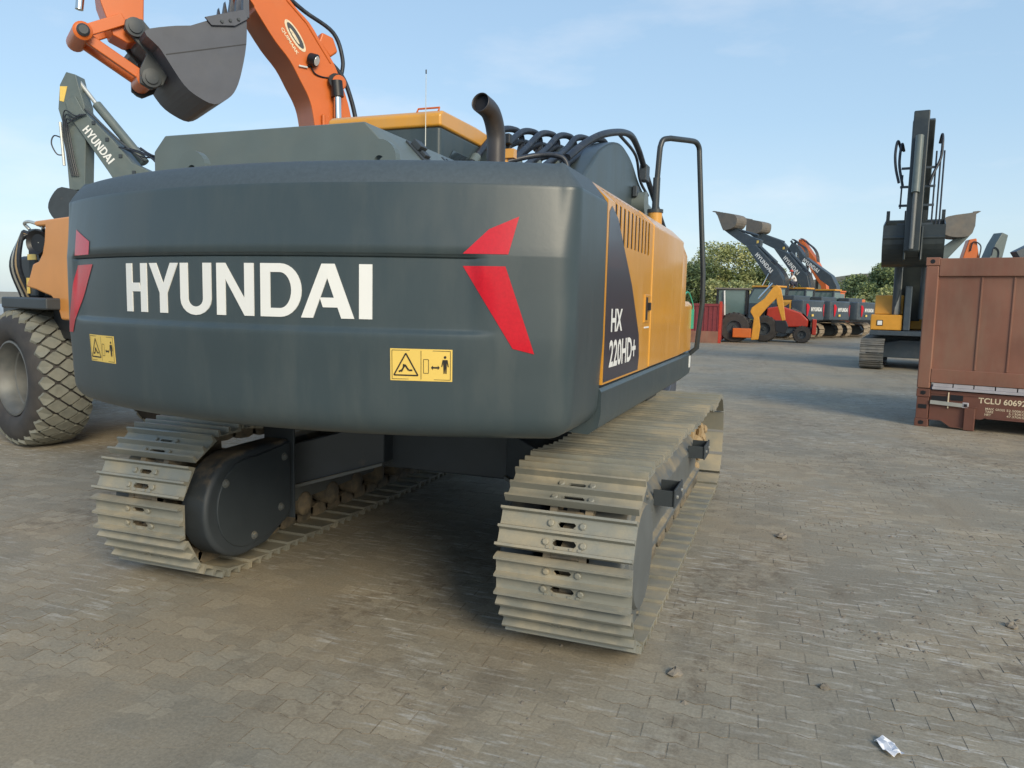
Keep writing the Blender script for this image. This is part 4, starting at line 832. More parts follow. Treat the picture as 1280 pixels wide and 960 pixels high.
for k in range(4):
    r_ = random.Random(k); o_ = k*.05
    MB().tube(catmull([(-.30, 2.75+o_, 5.95), (-.33, 3.0+o_, 5.9-o_), (-.31, 3.28-o_*.4, 6.02-o_*2), (-.26, 3.36-o_, 5.5), (-.24, 3.28-o_, 4.9), (-.23, 3.2-o_, 4.5)]), .016, 6).obj('hydraulic_hose', 'hose', ga)
MB().tube(catmull([(-.2, 3.42, 5.40), (-.28, 3.58, 5.44), (-.3, 3.64, 5.25), (-.25, 3.55, 5.02), (-.2, 3.42, 5.0)]), .016, 6).obj('hydraulic_hose', 'hose', ga)
for k in range(9):
    r_ = random.Random(20+k); o_ = k*.035
    MB().tube(catmull([(-.26+.06*k, 2.0-o_, 5.20+o_*.3), (-.26+.06*k, 1.55-o_, 4.98+r_.random()*.12), (-.26+.06*k, 1.15-o_, 4.80+r_.random()*.15), (-.24+.06*k, .85, 4.30+r_.random()*.1), (-.24+.06*k, .75, 3.9)]), .018, 6).obj('hydraulic_hose', 'hose', gb)
for k in range(7):
    y = 2.6-k*.32; MB().box(-.28, -.25, y-.04, y+.04, 5.72-k*.385, 5.80-k*.385).obj('pipe_clip', 'greyf', gb)
for dx in (-.2, -.12): MB().tube([(dx, 2.85, 6.10), (dx, 2.1, 5.42), (dx, 1.45, 4.9)], .02, 6).obj('boom_pipe', 'greyf', gb)
tooth_bucket(gx, [(3.30, 4.20), (3.55, 4.00), (3.66, 3.70), (3.50, 3.42), (3.2, 3.33), (2.85, 3.36), (2.80, 4.05)], -.5, .5, 'greyf', lip=(5, 6), teeth=5)

# ---------- orange roller on a big diamond-tread tyre
ro = thing('road_roller', 'orange soil roller partly in frame at left with big diamond tread rear tyres', 'road roller', (-5.62, .61, 0), R(-15))
def wheel(root, y0, near):
    s = -1 if near else 1
    W_ = .62; yc = y0; mb = MB()
    prof = [(.40, -.23), (.44, -.285), (.52, -.31), (.61, -.30), (.67, -.265), (.705, -.20), (.722, -.08), (.722, .08), (.705, .20), (.67, .265), (.61, .30), (.52, .31), (.44, .285), (.40, .23)]
    mb.lathe(prof, (0, yc, .75), (0, 1, 0), 72, caps=False); ty = mb.obj('tyre', 'tyre', root, smooth=50)
    rows = [(-.235, .078), (-.118, .090), (0, .090), (.118, .090), (.235, .078)]; n = 27
    src = None
    def rad(y): return .722-.020*(abs(y)/.2)**2.2
    for ri, (yy, hw_) in enumerate(rows):
        for k in range(n):
            a = 2*math.pi*(k+(ri % 2)*.5)/n
            if src is None or True:
                key = ri
            da = 2*math.pi/n*.39
            base = [(0, -1), (1, 0), (0, 1), (-1, 0)]
            pts_o = []; pts_i = []
            for (u, v) in ((-.13, -1), (.13, -1), (1, -.13), (1, .13), (.13, 1), (-.13, 1), (-1, .13), (-1, -.13)):
                y_ = yy+v*hw_; aa = a+u*da; y_ = max(-.275, min(.275, y_)); r_ = rad(y_)+.034-(.045*max(0, abs(y_)-.24)/.06)
                pts_o.append((r_*math.cos(aa), yc+y_, .75+r_*math.sin(aa))); r_ = rad(y_)-.03; pts_i.append((r_*math.cos(aa), yc+y_, .75+r_*math.sin(aa)))
            b = MB().add(pts_o+pts_i, [tuple(range(8))]+[(i, (i+1) % 8, 8+(i+1) % 8, 8+i) for i in range(8)])
            if near: b.obj('tread_block', 'lug', ty)
            else:
                if k == 0 and ri == 0: allb = MB()
                allb.add(b.v, b.f)
    if not near: allb.obj('tread_block', 'lug', ty)['kind'] = 'stuff'
    mb = MB(); sd_ = s
    mb.lathe([(.405, .235), (.405, .265), (.385, .27), (.375, .22), (.36, .20), (.345, .10), (.33, .09), (.315, -.02), (.30, -.03), (.28, -.10), (.12, -.11), (.11, -.05), (.05, -.04), (.001, -.04)], (0, yc, .75), (0, sd_, 0), 56, caps=False)
    rm = mb.obj('wheel_rim', 'rim', root, smooth=35)
    for k in range(8):
        a = k*math.pi/4; MB().lathe([(.018, -.11), (.018, -.07)], (.2*math.cos(a), yc, .75+.2*math.sin(a)), (0, sd_, 0), 6).obj('wheel_nut', 'greyf', rm)
wheel(ro, 0, True); wheel(ro, 1.55, False)
rx = lambda x: x+5.68
ry = lambda y: y-.61
hp = [(-5.353, 2.415), (-3.9, 2.44), (-3.6, 2.30), (-3.55, 1.40), (-4.85, 1.40), (-4.93, 1.56), (-5.051, 1.635), (-5.257, 1.672), (-5.396, 1.700), (-5.633, 1.730), (-5.531, 1.837), (-5.439, 1.973), (-5.30, 2.00), (-5.21, 2.08), (-5.155, 2.20), (-5.125, 2.354), (-5.334, 2.357), (-5.39, 2.39)]
rb = MB().prism([(rx(a), b) for a, b in hp], 'y', ry(.50), ry(2.0)).obj('engine_hood', 'peach', ro, bevel=.03, seg=3)
MB().box(rx(-5.28), rx(-3.8), ry(.62), ry(1.9), 1.2, 2.3).obj('engine', 'black', ro)
mb = MB(); mb.lathe([(.05, .10), (.105, .02), (.125, 0), (.125, -.05), (.10, -.03), (.09, -.02)], (rx(-5.30), ry(.52), 2.19), (-.35, .9, 0), 24); lm = mb.obj('head_lamp', 'black', ro, smooth=35)
MB().lathe([(.09, 0), (.07, .02), (.0, .03)], (rx(-5.30), ry(.53), 2.19), (.35, -.9, 0), 20).obj('lamp_glass', 'lamp', lm, smooth=60)
MB().lathe([(.03, 0), (.02, .03)], (rx(-5.44), ry(.52), 2.22), (.35, -.9, 0), 12).obj('indicator', 'peach', ro)
mb = MB(); mb.bar((rx(-5.50), ry(.58), 2.28), (rx(-5.46), ry(.58), 2.02), .03, .05); mb.bar((rx(-5.46), ry(.58), 2.02), (rx(-5.18), ry(.58), 2.0), .03, .03); mb.bar((rx(-5.36), ry(.60), 2.34), (rx(-5.52), ry(.60), 2.02), .05, .02)
mb.obj('lamp_frame', 'greyf', ro)
MB().box(rx(-5.9), rx(-4.85), ry(.36), ry(1.95), 1.50, 1.62).obj('side_platform', 'greyf', ro, bevel=.02)
MB().box(rx(-5.84), rx(-5.66), ry(.62), ry(.72), 1.62, 2.36).obj('rops_post', 'greyf', ro, bevel=.03)
MB().box(rx(-6.9), rx(-5.85), ry(.75), ry(1.9), 1.05, 1.60).obj('front_frame', 'greyf', ro, bevel=.03)
MB().box(rx(-6.8), rx(-5.9), ry(.9), ry(1.7), 1.61, 2.1).obj('operator_console', 'black', ro, bevel=.05)
for k in range(5): MB().tube(catmull([(rx(-6.2+.06*k), ry(.70), 1.60), (rx(-6.08+.05*k), ry(.55), 1.95), (rx(-5.92+.02*k), ry(.58), 2.22+.02*k), (rx(-5.78), ry(.62), 2.30)]), .025, 6).obj('hydraulic_hose', ('hose', 'steel', 'hose', 'clay', 'hose')[k], ro, smooth=60)
MB().tube(catmull([(rx(-5.86), ry(.66), 2.36), (rx(-5.88), ry(.62), 2.42), (rx(-5.7), ry(.60), 2.43), (rx(-5.42), ry(.60), 2.37), (rx(-5.40), ry(.60), 2.33)]), .018, 8).obj('grab_rail', 'steel', ro, smooth=60)
MB().box(rx(-5.845), rx(-5.80), ry(.60), ry(.615), 1.66, 1.83).obj('yellow_tag', 'yelstick', ro)
MB().box(rx(-5.70), rx(-5.50), ry(.56), ry(.57), 2.02, 2.08).obj('yellow_label', 'yelstick', ro)
mb = MB(); mb.lathe([(.74, -1.0), (.75, -.99), (.75, .99), (.74, 1.0)], (-2.9, .78, .75), (0, 1, 0), 48); mb.obj('drum', 'steel', ro, smooth=40)
mb = MB(); mb.box(-3.9, -1.2, -.42, -.28, .6, .95); mb.box(-3.9, -1.2, 1.84, 1.98, .6, .95); mb.box(-1.3, -.4, .1, 1.4, .6, 1.04); mb.obj('drum_frame', 'peach', ro, bevel=.02)

# ---------- excavator standing on the right, facing the camera
rxv = thing('excavator', 'dark excavator facing the camera beside the container, bucket tucked under its upright boom', 'excavator')
loc2(rxv, (5.72, 20.6), (-.129, -.99))
simple_track(rxv, 1.22, .31, inner='darkblue'); simple_track(rxv, -1.22, .31, inner='darkblue')
mb = MB(); mb.box(-.95, .95, -.75, .75, .45, .95); mb.prism([(-1.1, .32), (1.1, .32), (1.1, .72), (.5, .85), (-.5, .85), (-1.1, .72)], 'y', .76, 1.15); mb.obj('car_body', 'darkblue', rxv, bevel=.02)
MB().box(-1.33, 1.33, -2.6, 1.7, .98, 1.12).obj('swing_platform', 'darkblue', rxv, bevel=.02)
mb = MB(); mb.box(.50, 1.33, .2, 1.60, 1.13, 1.58); tb = mb.obj('tool_box', 'yellow_far', rxv, bevel=.03)
MB().box(1.0, 1.16, 1.60, 1.615, 1.26, 1.42).obj('box_lamp', 'black', tb); MB().box(1.02, 1.14, 1.615, 1.62, 1.28, 1.40).obj('lamp_glass', 'white', tb)
MB().prism([(.2, 1.585), (.2, 2.15), (1.15, 2.15), (1.30, 1.585)], 'x', .50, 1.26).obj('fuel_tank', 'yellow_far', rxv, bevel=.03)
MB().box(.30, .48, .5, 1.65, 1.13, 2.4).obj('valve_cover', 'darkblue', rxv, bevel=.03)
MB().prism([(-.2, 1.13), (-.2, 2.9), (1.2, 2.9), (1.62, 2.1), (1.62, 1.13)], 'x', -1.33, -.42).obj('cab', 'darkblue', rxv, bevel=.04)
MB().prism([(1.15, 1.6), (1.62, 1.7)], 'x', 0, .1) 
MB().prism([(-.95, 1.13), (.95, 1.13), (.95, 2.0), (-.95, 2.0)], 'y', -2.6, -.25).obj('engine_house', 'yellow_far', rxv, bevel=.04)
rbm = MB().prism([(.2, 1.5), (.75, 1.4), (1.15, 2.6), (1.55, 3.9), (2.1, 5.25), (2.55, 6.2), (2.75, 6.75), (2.45, 6.85), (1.9, 5.8), (1.25, 4.9), (.75, 3.8), (.35, 2.6)], 'x', .06, .60).obj('boom', 'darkmach', rxv, bevel=.03)
MB().tube([(.36, 2.95, 6.3), (.36, 2.2, 4.3)], .10, 14).obj('arm_cylinder', 'darkmach', rbm, smooth=40)
for x in (.02, .70):
    MB().tube([(x, 1.25, 1.5), (x, 1.75, 3.1)], .10, 14).obj('boom_cylinder', 'darkblue', rxv, smooth=40); MB().tube([(x, 1.7, 2.95), (x, 2.0, 3.9)], .05, 10).obj('cylinder_rod', 'chrome', rxv, smooth=40)
MB().tube([(.66, 1.35, 1.6), (.66, 1.62, 3.3)], .085, 12).obj('polished_rod', 'steel', rxv, smooth=40)
ra = MB().prism([(2.35, 6.4), (2.62, 7.02), (2.98, 6.96), (3.15, 6.4), (3.42, 5.2), (3.62, 3.9), (3.66, 3.25), (3.45, 3.1), (3.30, 3.5), (3.1, 4.6), (2.75, 5.9)], 'x', .20, .58).obj('arm', 'darkmach', rxv, bevel=.03)
MB().tube([(.40, 3.25, 6.25), (.40, 3.62, 4.75)], .10, 14).obj('bucket_cylinder', 'greenish', ra, smooth=40)
MB().tube([(.40, 3.60, 4.85), (.40, 3.76, 3.30)], .055, 10).obj('cylinder_rod', 'rim', ra, smooth=40)
for x, s_ in ((.84, 1), (-.12, -1), (.74, .6), (-.02, -.5)):
    pass
for (pts, r) in (([(.80, 2.6, 6.15), (.84, 2.75, 6.35), (.86, 2.9, 6.1), (.84, 2.95, 5.7), (.70, 3.05, 5.3), (.62, 3.1, 5.0)], .035), ([(-.10, 2.6, 6.0), (-.20, 2.75, 6.25), (-.24, 2.9, 5.9), (-.20, 2.95, 5.5), (-.10, 3.0, 5.1)], .035), ([(-.04, 2.6, 6.0), (-.10, 2.8, 6.15), (-.12, 2.95, 5.6), (.0, 3.05, 5.0)], .035)):
    MB().tube(catmull([(.72-p[0], p[1], p[2]) for p in pts]), r, 7).obj('hydraulic_hose', 'hose', ra, smooth=60)
for x in (-.12, -.20, -.02): MB().tube([(x, 2.9, 5.9), (x, 3.05, 4.9), (x, 3.25, 3.9)], .022, 6).obj('arm_pipe', 'hose', ra)
MB().tube([(.74, 3.0, 5.3), (.74, 3.2, 4.4)], .022, 6).obj('arm_pipe', 'hose', ra)
for k in range(5): MB().box(-.05, .78, 2.93+k*.1, 2.98+k*.1, 5.45-k*.5, 5.51-k*.5).obj('pipe_clip', 'darkblue', ra)
rk = tooth_bucket(rxv, [(2.05, 4.22), (2.02, 3.62), (2.15, 3.20), (2.45, 2.92), (2.85, 2.90), (3.20, 3.10), (3.40, 3.45), (3.38, 3.95)], -.36, 1.10, 'darkmach', lip=(7, 0), teeth=4, tl=.26)
MB().prism([(3.9, 3.45), (4.47, 3.45), (4.53, 3.75), (4.50, 3.78), (3.9, 3.7)], 'x', -.36, 1.06)
MB().box(.14, .20, 3.1, 3.62, 3.02, 3.9).obj('bucket_ear', 'darkmach', rk, bevel=.03); MB().box(.52, .58, 3.1, 3.62, 3.02, 3.9).obj('bucket_ear', 'darkmach', rk, bevel=.03)
MB().tube([(-.35, 3.36, 3.62), (1.09, 3.36, 3.62)], .07, 10).obj('wear_bar', 'darkmach', rk, smooth=40)

# ---------- row of machines at the back of the yard
FH = (-.89, .45)
def far_machine(label, c, boomp, bm='darkblue', armp=None, bucketp=None, body='darkblue', roof='yellow_far', dec=True, group='excavators lined up at the back of the yard', lt=None):
    t = thing('excavator', label, 'excavator', group=group); loc2(t, c, FH)
    simple_track(t, -1.2, .30, m='shoetan'); simple_track(t, 1.2, .30, m='shoetan')
    MB().box(-1.0, 1.0, -.9, .9, .45, 1.0).obj('car_body', body, t)
    out = [(-1.35, -1.95), (-1.35, -2.40), (-1.25, -2.60), (-.8, -2.74), (0, -2.80), (.8, -2.74), (1.25, -2.60), (1.35, -2.40), (1.35, -1.95)]
    k = MB().prism(out, 'z', 1.08, 2.18).obj('counterweight', body, t, bevel=.07, seg=3)
    MB().prism([(-1.33, -1.94), (1.33, -1.94), (1.33, 1.0), (-1.33, 1.0)], 'z', 1.05, 1.3).obj('side_skirt', body, t)
    mb = MB(); mb.prism([(-1.34, 1.31), (-1.34, 2.05), (-1.24, 2.16), (1.24, 2.16), (1.34, 2.05), (1.34, 1.31)], 'y', -1.94, -1.16); mb.obj('engine_house', roof, t, bevel=.03)
    mb = MB(); mb.box(.42, 1.33, -1.15, .6, 1.31, 1.9); mb.obj('tank', roof, t, bevel=.03)
    cb_ = MB().prism([(-1.10, 1.31), (-1.10, 2.84), (.35, 2.84), (.78, 2.1), (.82, 1.31)], 'x', -1.34, -.42).obj('cab', body, t, bevel=.03)
    MB().box(-1.37, -.39, -1.16, .45, 2.85, 2.95).obj('cab_roof', roof, cb_, bevel=.02)
    mb = MB(); mb.prism([(-.98, 1.95), (-.98, 2.74), (.28, 2.74), (.58, 2.2), (.58, 1.95)], 'x', -1.347, -1.341); mb.obj('window', 'glassg', cb_)
    MB().prism([(-1.25, 2.1), (-1.25, 2.74), (-.5, 2.74), (-.5, 2.1)], 'y', -1.106, -1.101).obj('window', 'glassg', cb_)
    MB().box(-.95, .95, -1.9, -1.2, 2.165, 2.42).obj('hood', body, t, bevel=.04)
    if dec:
        for sg in (-1, 1):
            MB().polys([[(sg*.78, 1.80), (sg*.92, 1.98), (sg*1.06, 1.98), (sg*1.0, 1.30), (sg*.94, 1.30)]], lambda u, v, q: (u, (-2.80+(abs(u)/1.25)**2*.16)-q-.01, v), .008).obj('red_reflector', 'reddecal', k)
        MB().polys(WORD, lambda u, v, q: (-.62+u*1.24, -2.805-q+.05*((u-.5)*2)**2, 1.58+v*.22), .006).obj('lettering', 'white', k)
        MB().polys([[(-1.85, 1.33), (-1.2, 1.33), (-1.25, 1.6), (-1.85, 1.98)]], lambda u, v, q: (-1.341-q, u, v), .004).obj('side_decal', 'decal', k)
        MB().polys([[(-1.25-(u*.5), 1.45+v*.14) for u, v in p] for p in textpolys('HX220', .02)], lambda u, v, q: (-1.346-q, u, v), .004).obj('lettering', 'white', k)
        MB().box(-.62, -.40, -2.815, -2.79, 1.30, 1.42).obj('warning_sticker', 'yelstick', k)
    b = MB().prism(boomp, 'x', -.25, .25).obj('boom', bm, t, bevel=.03)
    if lt:
        p0, p1 = Vector(lt[0]), Vector(lt[1]); d = p1-p0; n_ = Vector((d.y, -d.x)).normalized()
        if n_.y < 0: n_ = -n_
        MB().polys(WORD, lambda u, v, q: (-.251-q, *(p0+d*u+n_*((v-.5)*.24))), .006).obj('lettering', 'white', b)
    f0, f1 = Vector(boomp[-2]), Vector(boomp[-1])
    for x in (-.34, .34):
        MB().tube([(x, 1.0, 1.35), (x, (1.0+boomp[-1][0])/2+.15, 2.35)], .10, 10).obj('boom_cylinder', body, t, smooth=40)
        MB().tube([(x, (1.0+boomp[-1][0])/2+.15, 2.3), (x, boomp[-1][0]-.1, boomp[-1][1]+.35)], .055, 8).obj('cylinder_rod', 'chrome', t, smooth=40)
    if armp:
        a = MB().prism(armp, 'x', -.15, .15).obj('arm', bm, t, bevel=.02)
        MB().tube([(0, armp[0][0]*.5+armp[1][0]*.5, armp[1][1]+.12), (0, armp[3][0]+.25, armp[3][1]+.28)], .07, 8).obj('bucket_cylinder', bm, a, smooth=40)
        MB().prism([(armp[3][0]+.25, armp[3][1]-.18), (armp[3][0]+.12, armp[3][1]-.16), (armp[3][0]+.12, armp[3][1]-.02), (armp[3][0]+.25, armp[3][1]-.02)], 'x', -.158, -.151).obj('warning_sticker', 'yelstick', a)
    for k2 in range(4):
        q = boomp[2]; r = boomp[3]; MB().tube(catmull([(-.2+.12*k2, q[0]+.40, q[1]+.42), (-.2+.12*k2, q[0]-.02, q[1]+.12), (-.2+.12*k2, r[0]-.10, r[1]+.1), (-.2+.12*k2, r[0]-.12, 2.4)]), .025, 6).obj('hydraulic_hose', 'hose', b, smooth=60)
    if len(boomp) > 6: MB().tube([(0, boomp[2][0]+.15, boomp[2][1]+.32), (0, boomp[1][0]-.05, boomp[1][1]+.02)], .09, 8).obj('arm_cylinder', bm, b, smooth=40)
    if bucketp: tooth_bucket(t, bucketp, -.55, .55, 'bucketworn', lip=(7, 0) if len(bucketp) > 7 else (6, 0), teeth=4, tl=.2)
    return t
def solid(p): return p
far_machine('parked dark excavator leftmost in the back row, bucket lifted highest', (.7, 41.), A_boom, armp=A_arm, bucketp=A_bucket, lt=((.92, 4.80), (-.10, 3.76)))
far_machine('parked dark excavator second in the back row, bucket lifted over the first boom', (2.2, 44.2), B_boom, armp=B_arm, bucketp=B_bucket, lt=((.95, 4.82), (-.02, 3.80)))
far_machine('parked dark excavator third in the back row, arm folded down with no bucket showing', (3.85, 47.4), C_boom, armp=C_arm, lt=((1.55, 4.88), (.5, 4.10)))
far_machine('reddish orange excavator standing behind the dark ones in the back row', (4.3, 51.), D_boom, bm='orange', body='orange', roof='orange', dec=False, armp=[(2.5, 5.9), (2.65, 6.35), (2.3, 6.5), (2.0, 6.2), (2.6, 4.2), (2.85, 4.3)])

# three more behind the container, only tips of booms show over it
def tipmachine(label, c, bm, h, boomp, armp=None, bucketp=None):
    t = thing('excavator', label, 'excavator', group='excavators hidden behind the container'); loc2(t, c, h)
    simple_track(t, -1.2, .30); simple_track(t, 1.2, .30)
    MB().box(-1.33, 1.33, -2.6, 1.5, 1.0, 2.1).obj('house', bm, t, bevel=.08); MB().box(-1.33, -.42, -.2, 1.5, 2.11, 2.8).obj('cab', 'darkblue', t, bevel=.04)
    MB().box(-1, 1, -.9, .9, .4, .99).obj('car_body', 'greyf', t)
    b = MB().prism(boomp, 'x', -.24, .24).obj('boom', bm, t, bevel=.03)
    if armp: MB().prism(armp, 'x', -.16, .16).obj('arm', bm, t, bevel=.03)
    MB().tube(catmull([(-.28, boomp[2][0]+.2, boomp[2][1]-.5), (-.30, boomp[2][0]+.12, boomp[2][1]-.15), (-.28, boomp[2][0]-.15, boomp[2][1]-.3), (-.3, boomp[2][0]-.12, boomp[2][1]-.8)]), .025, 6).obj('hydraulic_hose', 'hose', b)
    if bucketp: tooth_bucket(t, bucketp, -.6, .6, 'bucketworn', lip=(len(bucketp)-1, 0), teeth=4)
    return t
tipmachine('grey green excavator behind the container holding its bucket above the container corner', (10.3, 28.2), 'greenish', (-1, 0), [(.1, 1.6), (.6, 2.8), (2.6, 3.35), (3.25, 3.5), (3.3, 3.3), (2.4, 2.9), (1.2, 2.3), (.7, 1.6)],
    [(3.45, 3.45), (3.15, 3.35), (2.15, 4.62), (2.40, 4.70), (3.45, 3.85)], [(2.10, 5.42), (3.02, 5.28), (3.20, 5.05), (3.14, 4.68), (2.8, 4.52), (2.25, 4.56), (2.10, 4.92)])
tipmachine('bright orange excavator behind the container, only its boom tip showing over the roof', (8.45, 29.5), 'orange', (-.95, -.1), [(-.3, 1.6), (-.28, 3.8), (-.12, 4.60), (.14, 4.55), (.32, 3.8), (.4, 1.6)])
tipmachine('dark grey excavator behind the container, blunt boom tip next to the orange one', (9.85, 32.5), 'greenish', (-.8, -.5), [(.4, 1.6), (.55, 3.6), (.15, 4.6), (-.15, 5.10), (-.45, 5.0), (-.25, 4.0), (-.4, 1.6)])
tipmachine('dark excavator behind the container, boom rising at the right edge of the picture', (10.6, 28.5), 'darkblue', (-.95, -.2), [(-1.4, 1.6), (-1.3, 3.8), (-.9, 4.9), (-.4, 4.8), (1.0, 4.0), (.6, 3.4), (-.5, 1.6)])

# ---------- backhoe loader, red tractor and red container at the back left
bk = thing('backhoe_loader', 'yellow backhoe loader with folded arm parked in front of the back row', 'backhoe loader', (-.6, 33.2, 0))
def farwheel(root, x, y, r, w_, name='wheel'):
    a = MB(); a.lathe([(r*.5, -w_/2), (r*.92, -w_/2), (r, -w_*.35), (r, w_*.35), (r*.92, w_/2), (r*.5, w_/2)], (x, y, r), (0, 1, 0), 28, caps=False); t = a.obj(name, 'tyre', root, smooth=40)
    b = MB()
    for k in range(20): an = k*math.pi/10; b.bar((x+r*.99*math.cos(an), y-w_*.45, r+r*.99*math.sin(an)), (x+r*.99*math.cos(an+.12), y, r+r*.99*math.sin(an+.12)), .05, .06)
    b.obj('tyre_lugs', 'tyre', t)['kind'] = 'stuff'
    MB().lathe([(r*.51, -w_*.49), (r*.46, -w_*.49), (r*.42, -w_*.25), (r*.15, -w_*.22), (r*.12, -w_*.35), (.001, -w_*.35)], (x, y, r), (0, 1, 0), 20, caps=False).obj('wheel_rim', 'greyf', t, smooth=40)
farwheel(bk, -.05, 0, .72, .45); farwheel(bk, -.05, 1.8, .72, .45); farwheel(bk, -2.1, .1, .48, .35); farwheel(bk, -2.1, 1.7, .48, .35)
MB().box(-2.5, .5, .35, 1.55, .55, 1.05).obj('chassis', 'black', bk, bevel=.03)
MB().box(-2.7, -1.1, .45, 1.45, 1.06, 1.55).obj('engine_hood', 'redcont', bk, bevel=.06)
mb = MB()
for x, y in ((-.95, .3), (-.95, 1.6), (.42, .3), (.42, 1.6)): mb.box(x-.05, x+.05, y-.05, y+.05, 1.06, 2.55)
mb.box(-1.0, .48, .25, 1.65, 1.06, 1.35); cbk = mb.obj('cab_frame', 'black', bk)
MB().box(-1.08, .58, .18, 1.72, 2.56, 2.64).obj('cab_roof', 'bucketworn', bk, bevel=.02)
MB().box(-.89, .36, .29, .30, 1.36, 2.54).obj('window', 'glassg', cbk)
MB().bar((-.55, .2, 1.3), (-.62, .2, 2.5), .08, .06).obj('pale_post', 'white', bk)
yb_ = MB().prism([(.76, .15), (1.10, .18), (1.16, .8), (1.08, 1.25), (1.45, 1.75), (1.93, 2.3), (1.98, 2.62), (1.80, 2.80), (1.62, 2.66), (1.28, 2.15), (.72, 1.70), (.66, 1.5), (.84, 1.2)], 'y', -.35, -.05).obj('backhoe_boom', 'yellow_far', bk, bevel=.03)
MB().prism([(1.72, 2.6), (1.98, 2.68), (2.10, 2.2), (2.28, 1.15), (2.12, 1.10), (1.86, 1.9)], 'y', -.34, -.06).obj('dipper_arm', 'yellow_far', bk, bevel=.03)
MB().tube([(1.0, -.2, 2.12), (1.62, -.2, 2.86)], .06, 8).obj('cylinder_rod', 'chrome', yb_, smooth=40)
MB().box(-.1, .75, -.45, .30, .25, .70).obj('slew_frame', 'orange', bk, bevel=.04)
tooth_bucket(bk, [(2.3, -.55), (1.75, -.55)], -.1, .1, 'black') if False else None
MB().prism([(1.85, .60), (1.80, 1.12), (2.30, 1.12), (2.42, .85), (2.30, .50)], 'y', -.45, .15).obj('bucket', 'black', bk, bevel=.03)

tr_ = thing('tractor', 'low red tractor with dark wheels and silver grille beside the yellow backhoe', 'tractor', (1.6, 35.2, 0))
farwheel(tr_, -.95, -.2, .66, .5); farwheel(tr_, .85, .0, .42, .4); farwheel(tr_, -.95, 1.8, .66, .5)
hd_ = MB().prism([(-.9, .95), (-.85, 1.7), (-.2, 1.82), (.75, 1.50), (1.12, 1.15), (1.1, .80), (-.5, .75)], 'y', -.15, 1.4).obj('engine_hood', 'red', tr_, bevel=.07, seg=3)
MB().prism([(.35, 1.66), (1.0, 1.38), (1.22, 1.1), (1.22, .78), (1.14, .78), (1.13, 1.15), (.78, 1.52), (.35, 1.72)], 'y', -.05, 1.3).obj('grille', 'rim', hd_, bevel=.02)
for k in range(5): MB().box(1.225, 1.235, .05+k*.25, .15+k*.25, .85, 1.08).obj('grille_slot', 'black', hd_)
MB().box(-1.2, 1.3, .0, 1.3, .45, .80).obj('chassis', 'darkblue', tr_, bevel=.03)
MB().box(1.30, 1.5, -.2, 1.4, .42, 1.2).obj('front_guard', 'red', tr_, bevel=.04)
MB().box(-1.3, -.9, .0, 1.3, .8, 1.75).obj('fender', 'black', tr_, bevel=.05)

rc = thing('shipping_container', 'short dark red container behind the yellow backhoe, under the trees', 'container', (-2.6, 31.5, 0))
MB().box(-1.4, 1.4, 0, 2.4, .1, 1.84).obj('container_body', 'redcont', rc)
for k in range(14): MB().box(-1.32+k*.2, -1.22+k*.2, -.03, 0, .2, 1.7).obj('side_rib', 'redcont', rc)
MB().box(1.35, 1.48, -.06, .06, 0, 1.95).obj('corner_post', 'red', rc, bevel=.01); MB().box(-1.48, -1.35, -.06, .06, 0, 1.95).obj('corner_post', 'red', rc)
MB().box(-1.35, 1.35, -.05, .0, 1.72, 1.84).obj('top_rail', 'redcont', rc); MB().box(-1.35, 1.35, -.07, -.031, .0, .55).obj('lower_board', 'rust', rc)

# ---------- person in white on a cab roof
def skin(name, verts, edges, radii, m, parent=None):
    me = bpy.data.meshes.new(name); me.from_pydata(verts, edges, []); me.materials.append(M[m])
    o = bpy.data.objects.new(name, me); COL.objects.link(o); o.parent = parent
    sk = o.modifiers.new('skin', 'SKIN'); sk.use_smooth_shade = True
    for i, r in enumerate(radii): me.skin_vertices[0].data[i].radius = (r, r)
    me.skin_vertices[0].data[0].use_root = True
    sb = o.modifiers.new('sub', 'SUBSURF'); sb.levels = 1; sb.render_levels = 1; return o
pp = thing('person', 'person in white shirt and red cap crouching on an excavator roof in the back row', 'person', (1.95, 42.55, 2.96), R(100))
V = [(0, 0, .22), (0, .05, .42), (0, .14, .62), (0, .20, .72), (0, .24, .86), (.10, .02, .20), (.13, .30, .34), (.13, .10, .06), (.13, .24, .02), (-.10, .02, .20), (-.13, .30, .34), (-.13, .10, .06), (-.13, .24, .02),
     (.17, .14, .62), (.22, .28, .44), (.16, .48, .38), (-.17, .14, .62), (-.22, .28, .44), (-.16, .48, .38)]
E_ = [(0, 1), (1, 2), (2, 3), (3, 4), (0, 5), (5, 6), (6, 7), (7, 8), (0, 9), (9, 10), (10, 11), (11, 12), (2, 13), (13, 14), (14, 15), (2, 16), (16, 17), (17, 18)]
skin('body', V, E_, [.12, .13, .13, .055, .10, .09, .075, .05, .04, .09, .075, .05, .04, .06, .045, .035, .06, .045, .035], 'skin', pp)
skin('shirt', [V[0], V[1], V[2], V[13], V[14], V[16], V[17]], [(0, 1), (1, 2), (2, 3), (3, 4), (2, 5), (5, 6)], [.15, .165, .16, .085, .07, .085, .07], 'shirt', pp)
skin('trousers', [V[0], V[5], V[6], V[7], V[9], V[10], V[11]], [(0, 1), (1, 2), (2, 3), (0, 4), (4, 5), (5, 6)], [.14, .11, .095, .07, .11, .095, .07], 'cloth', pp)
MB().lathe([(.115, -.01), (.115, .03), (.08, .09), (.0, .11)], (0, .24, .90), (0, .1, 1), 14).obj('cap', 'cap', pp, smooth=60)

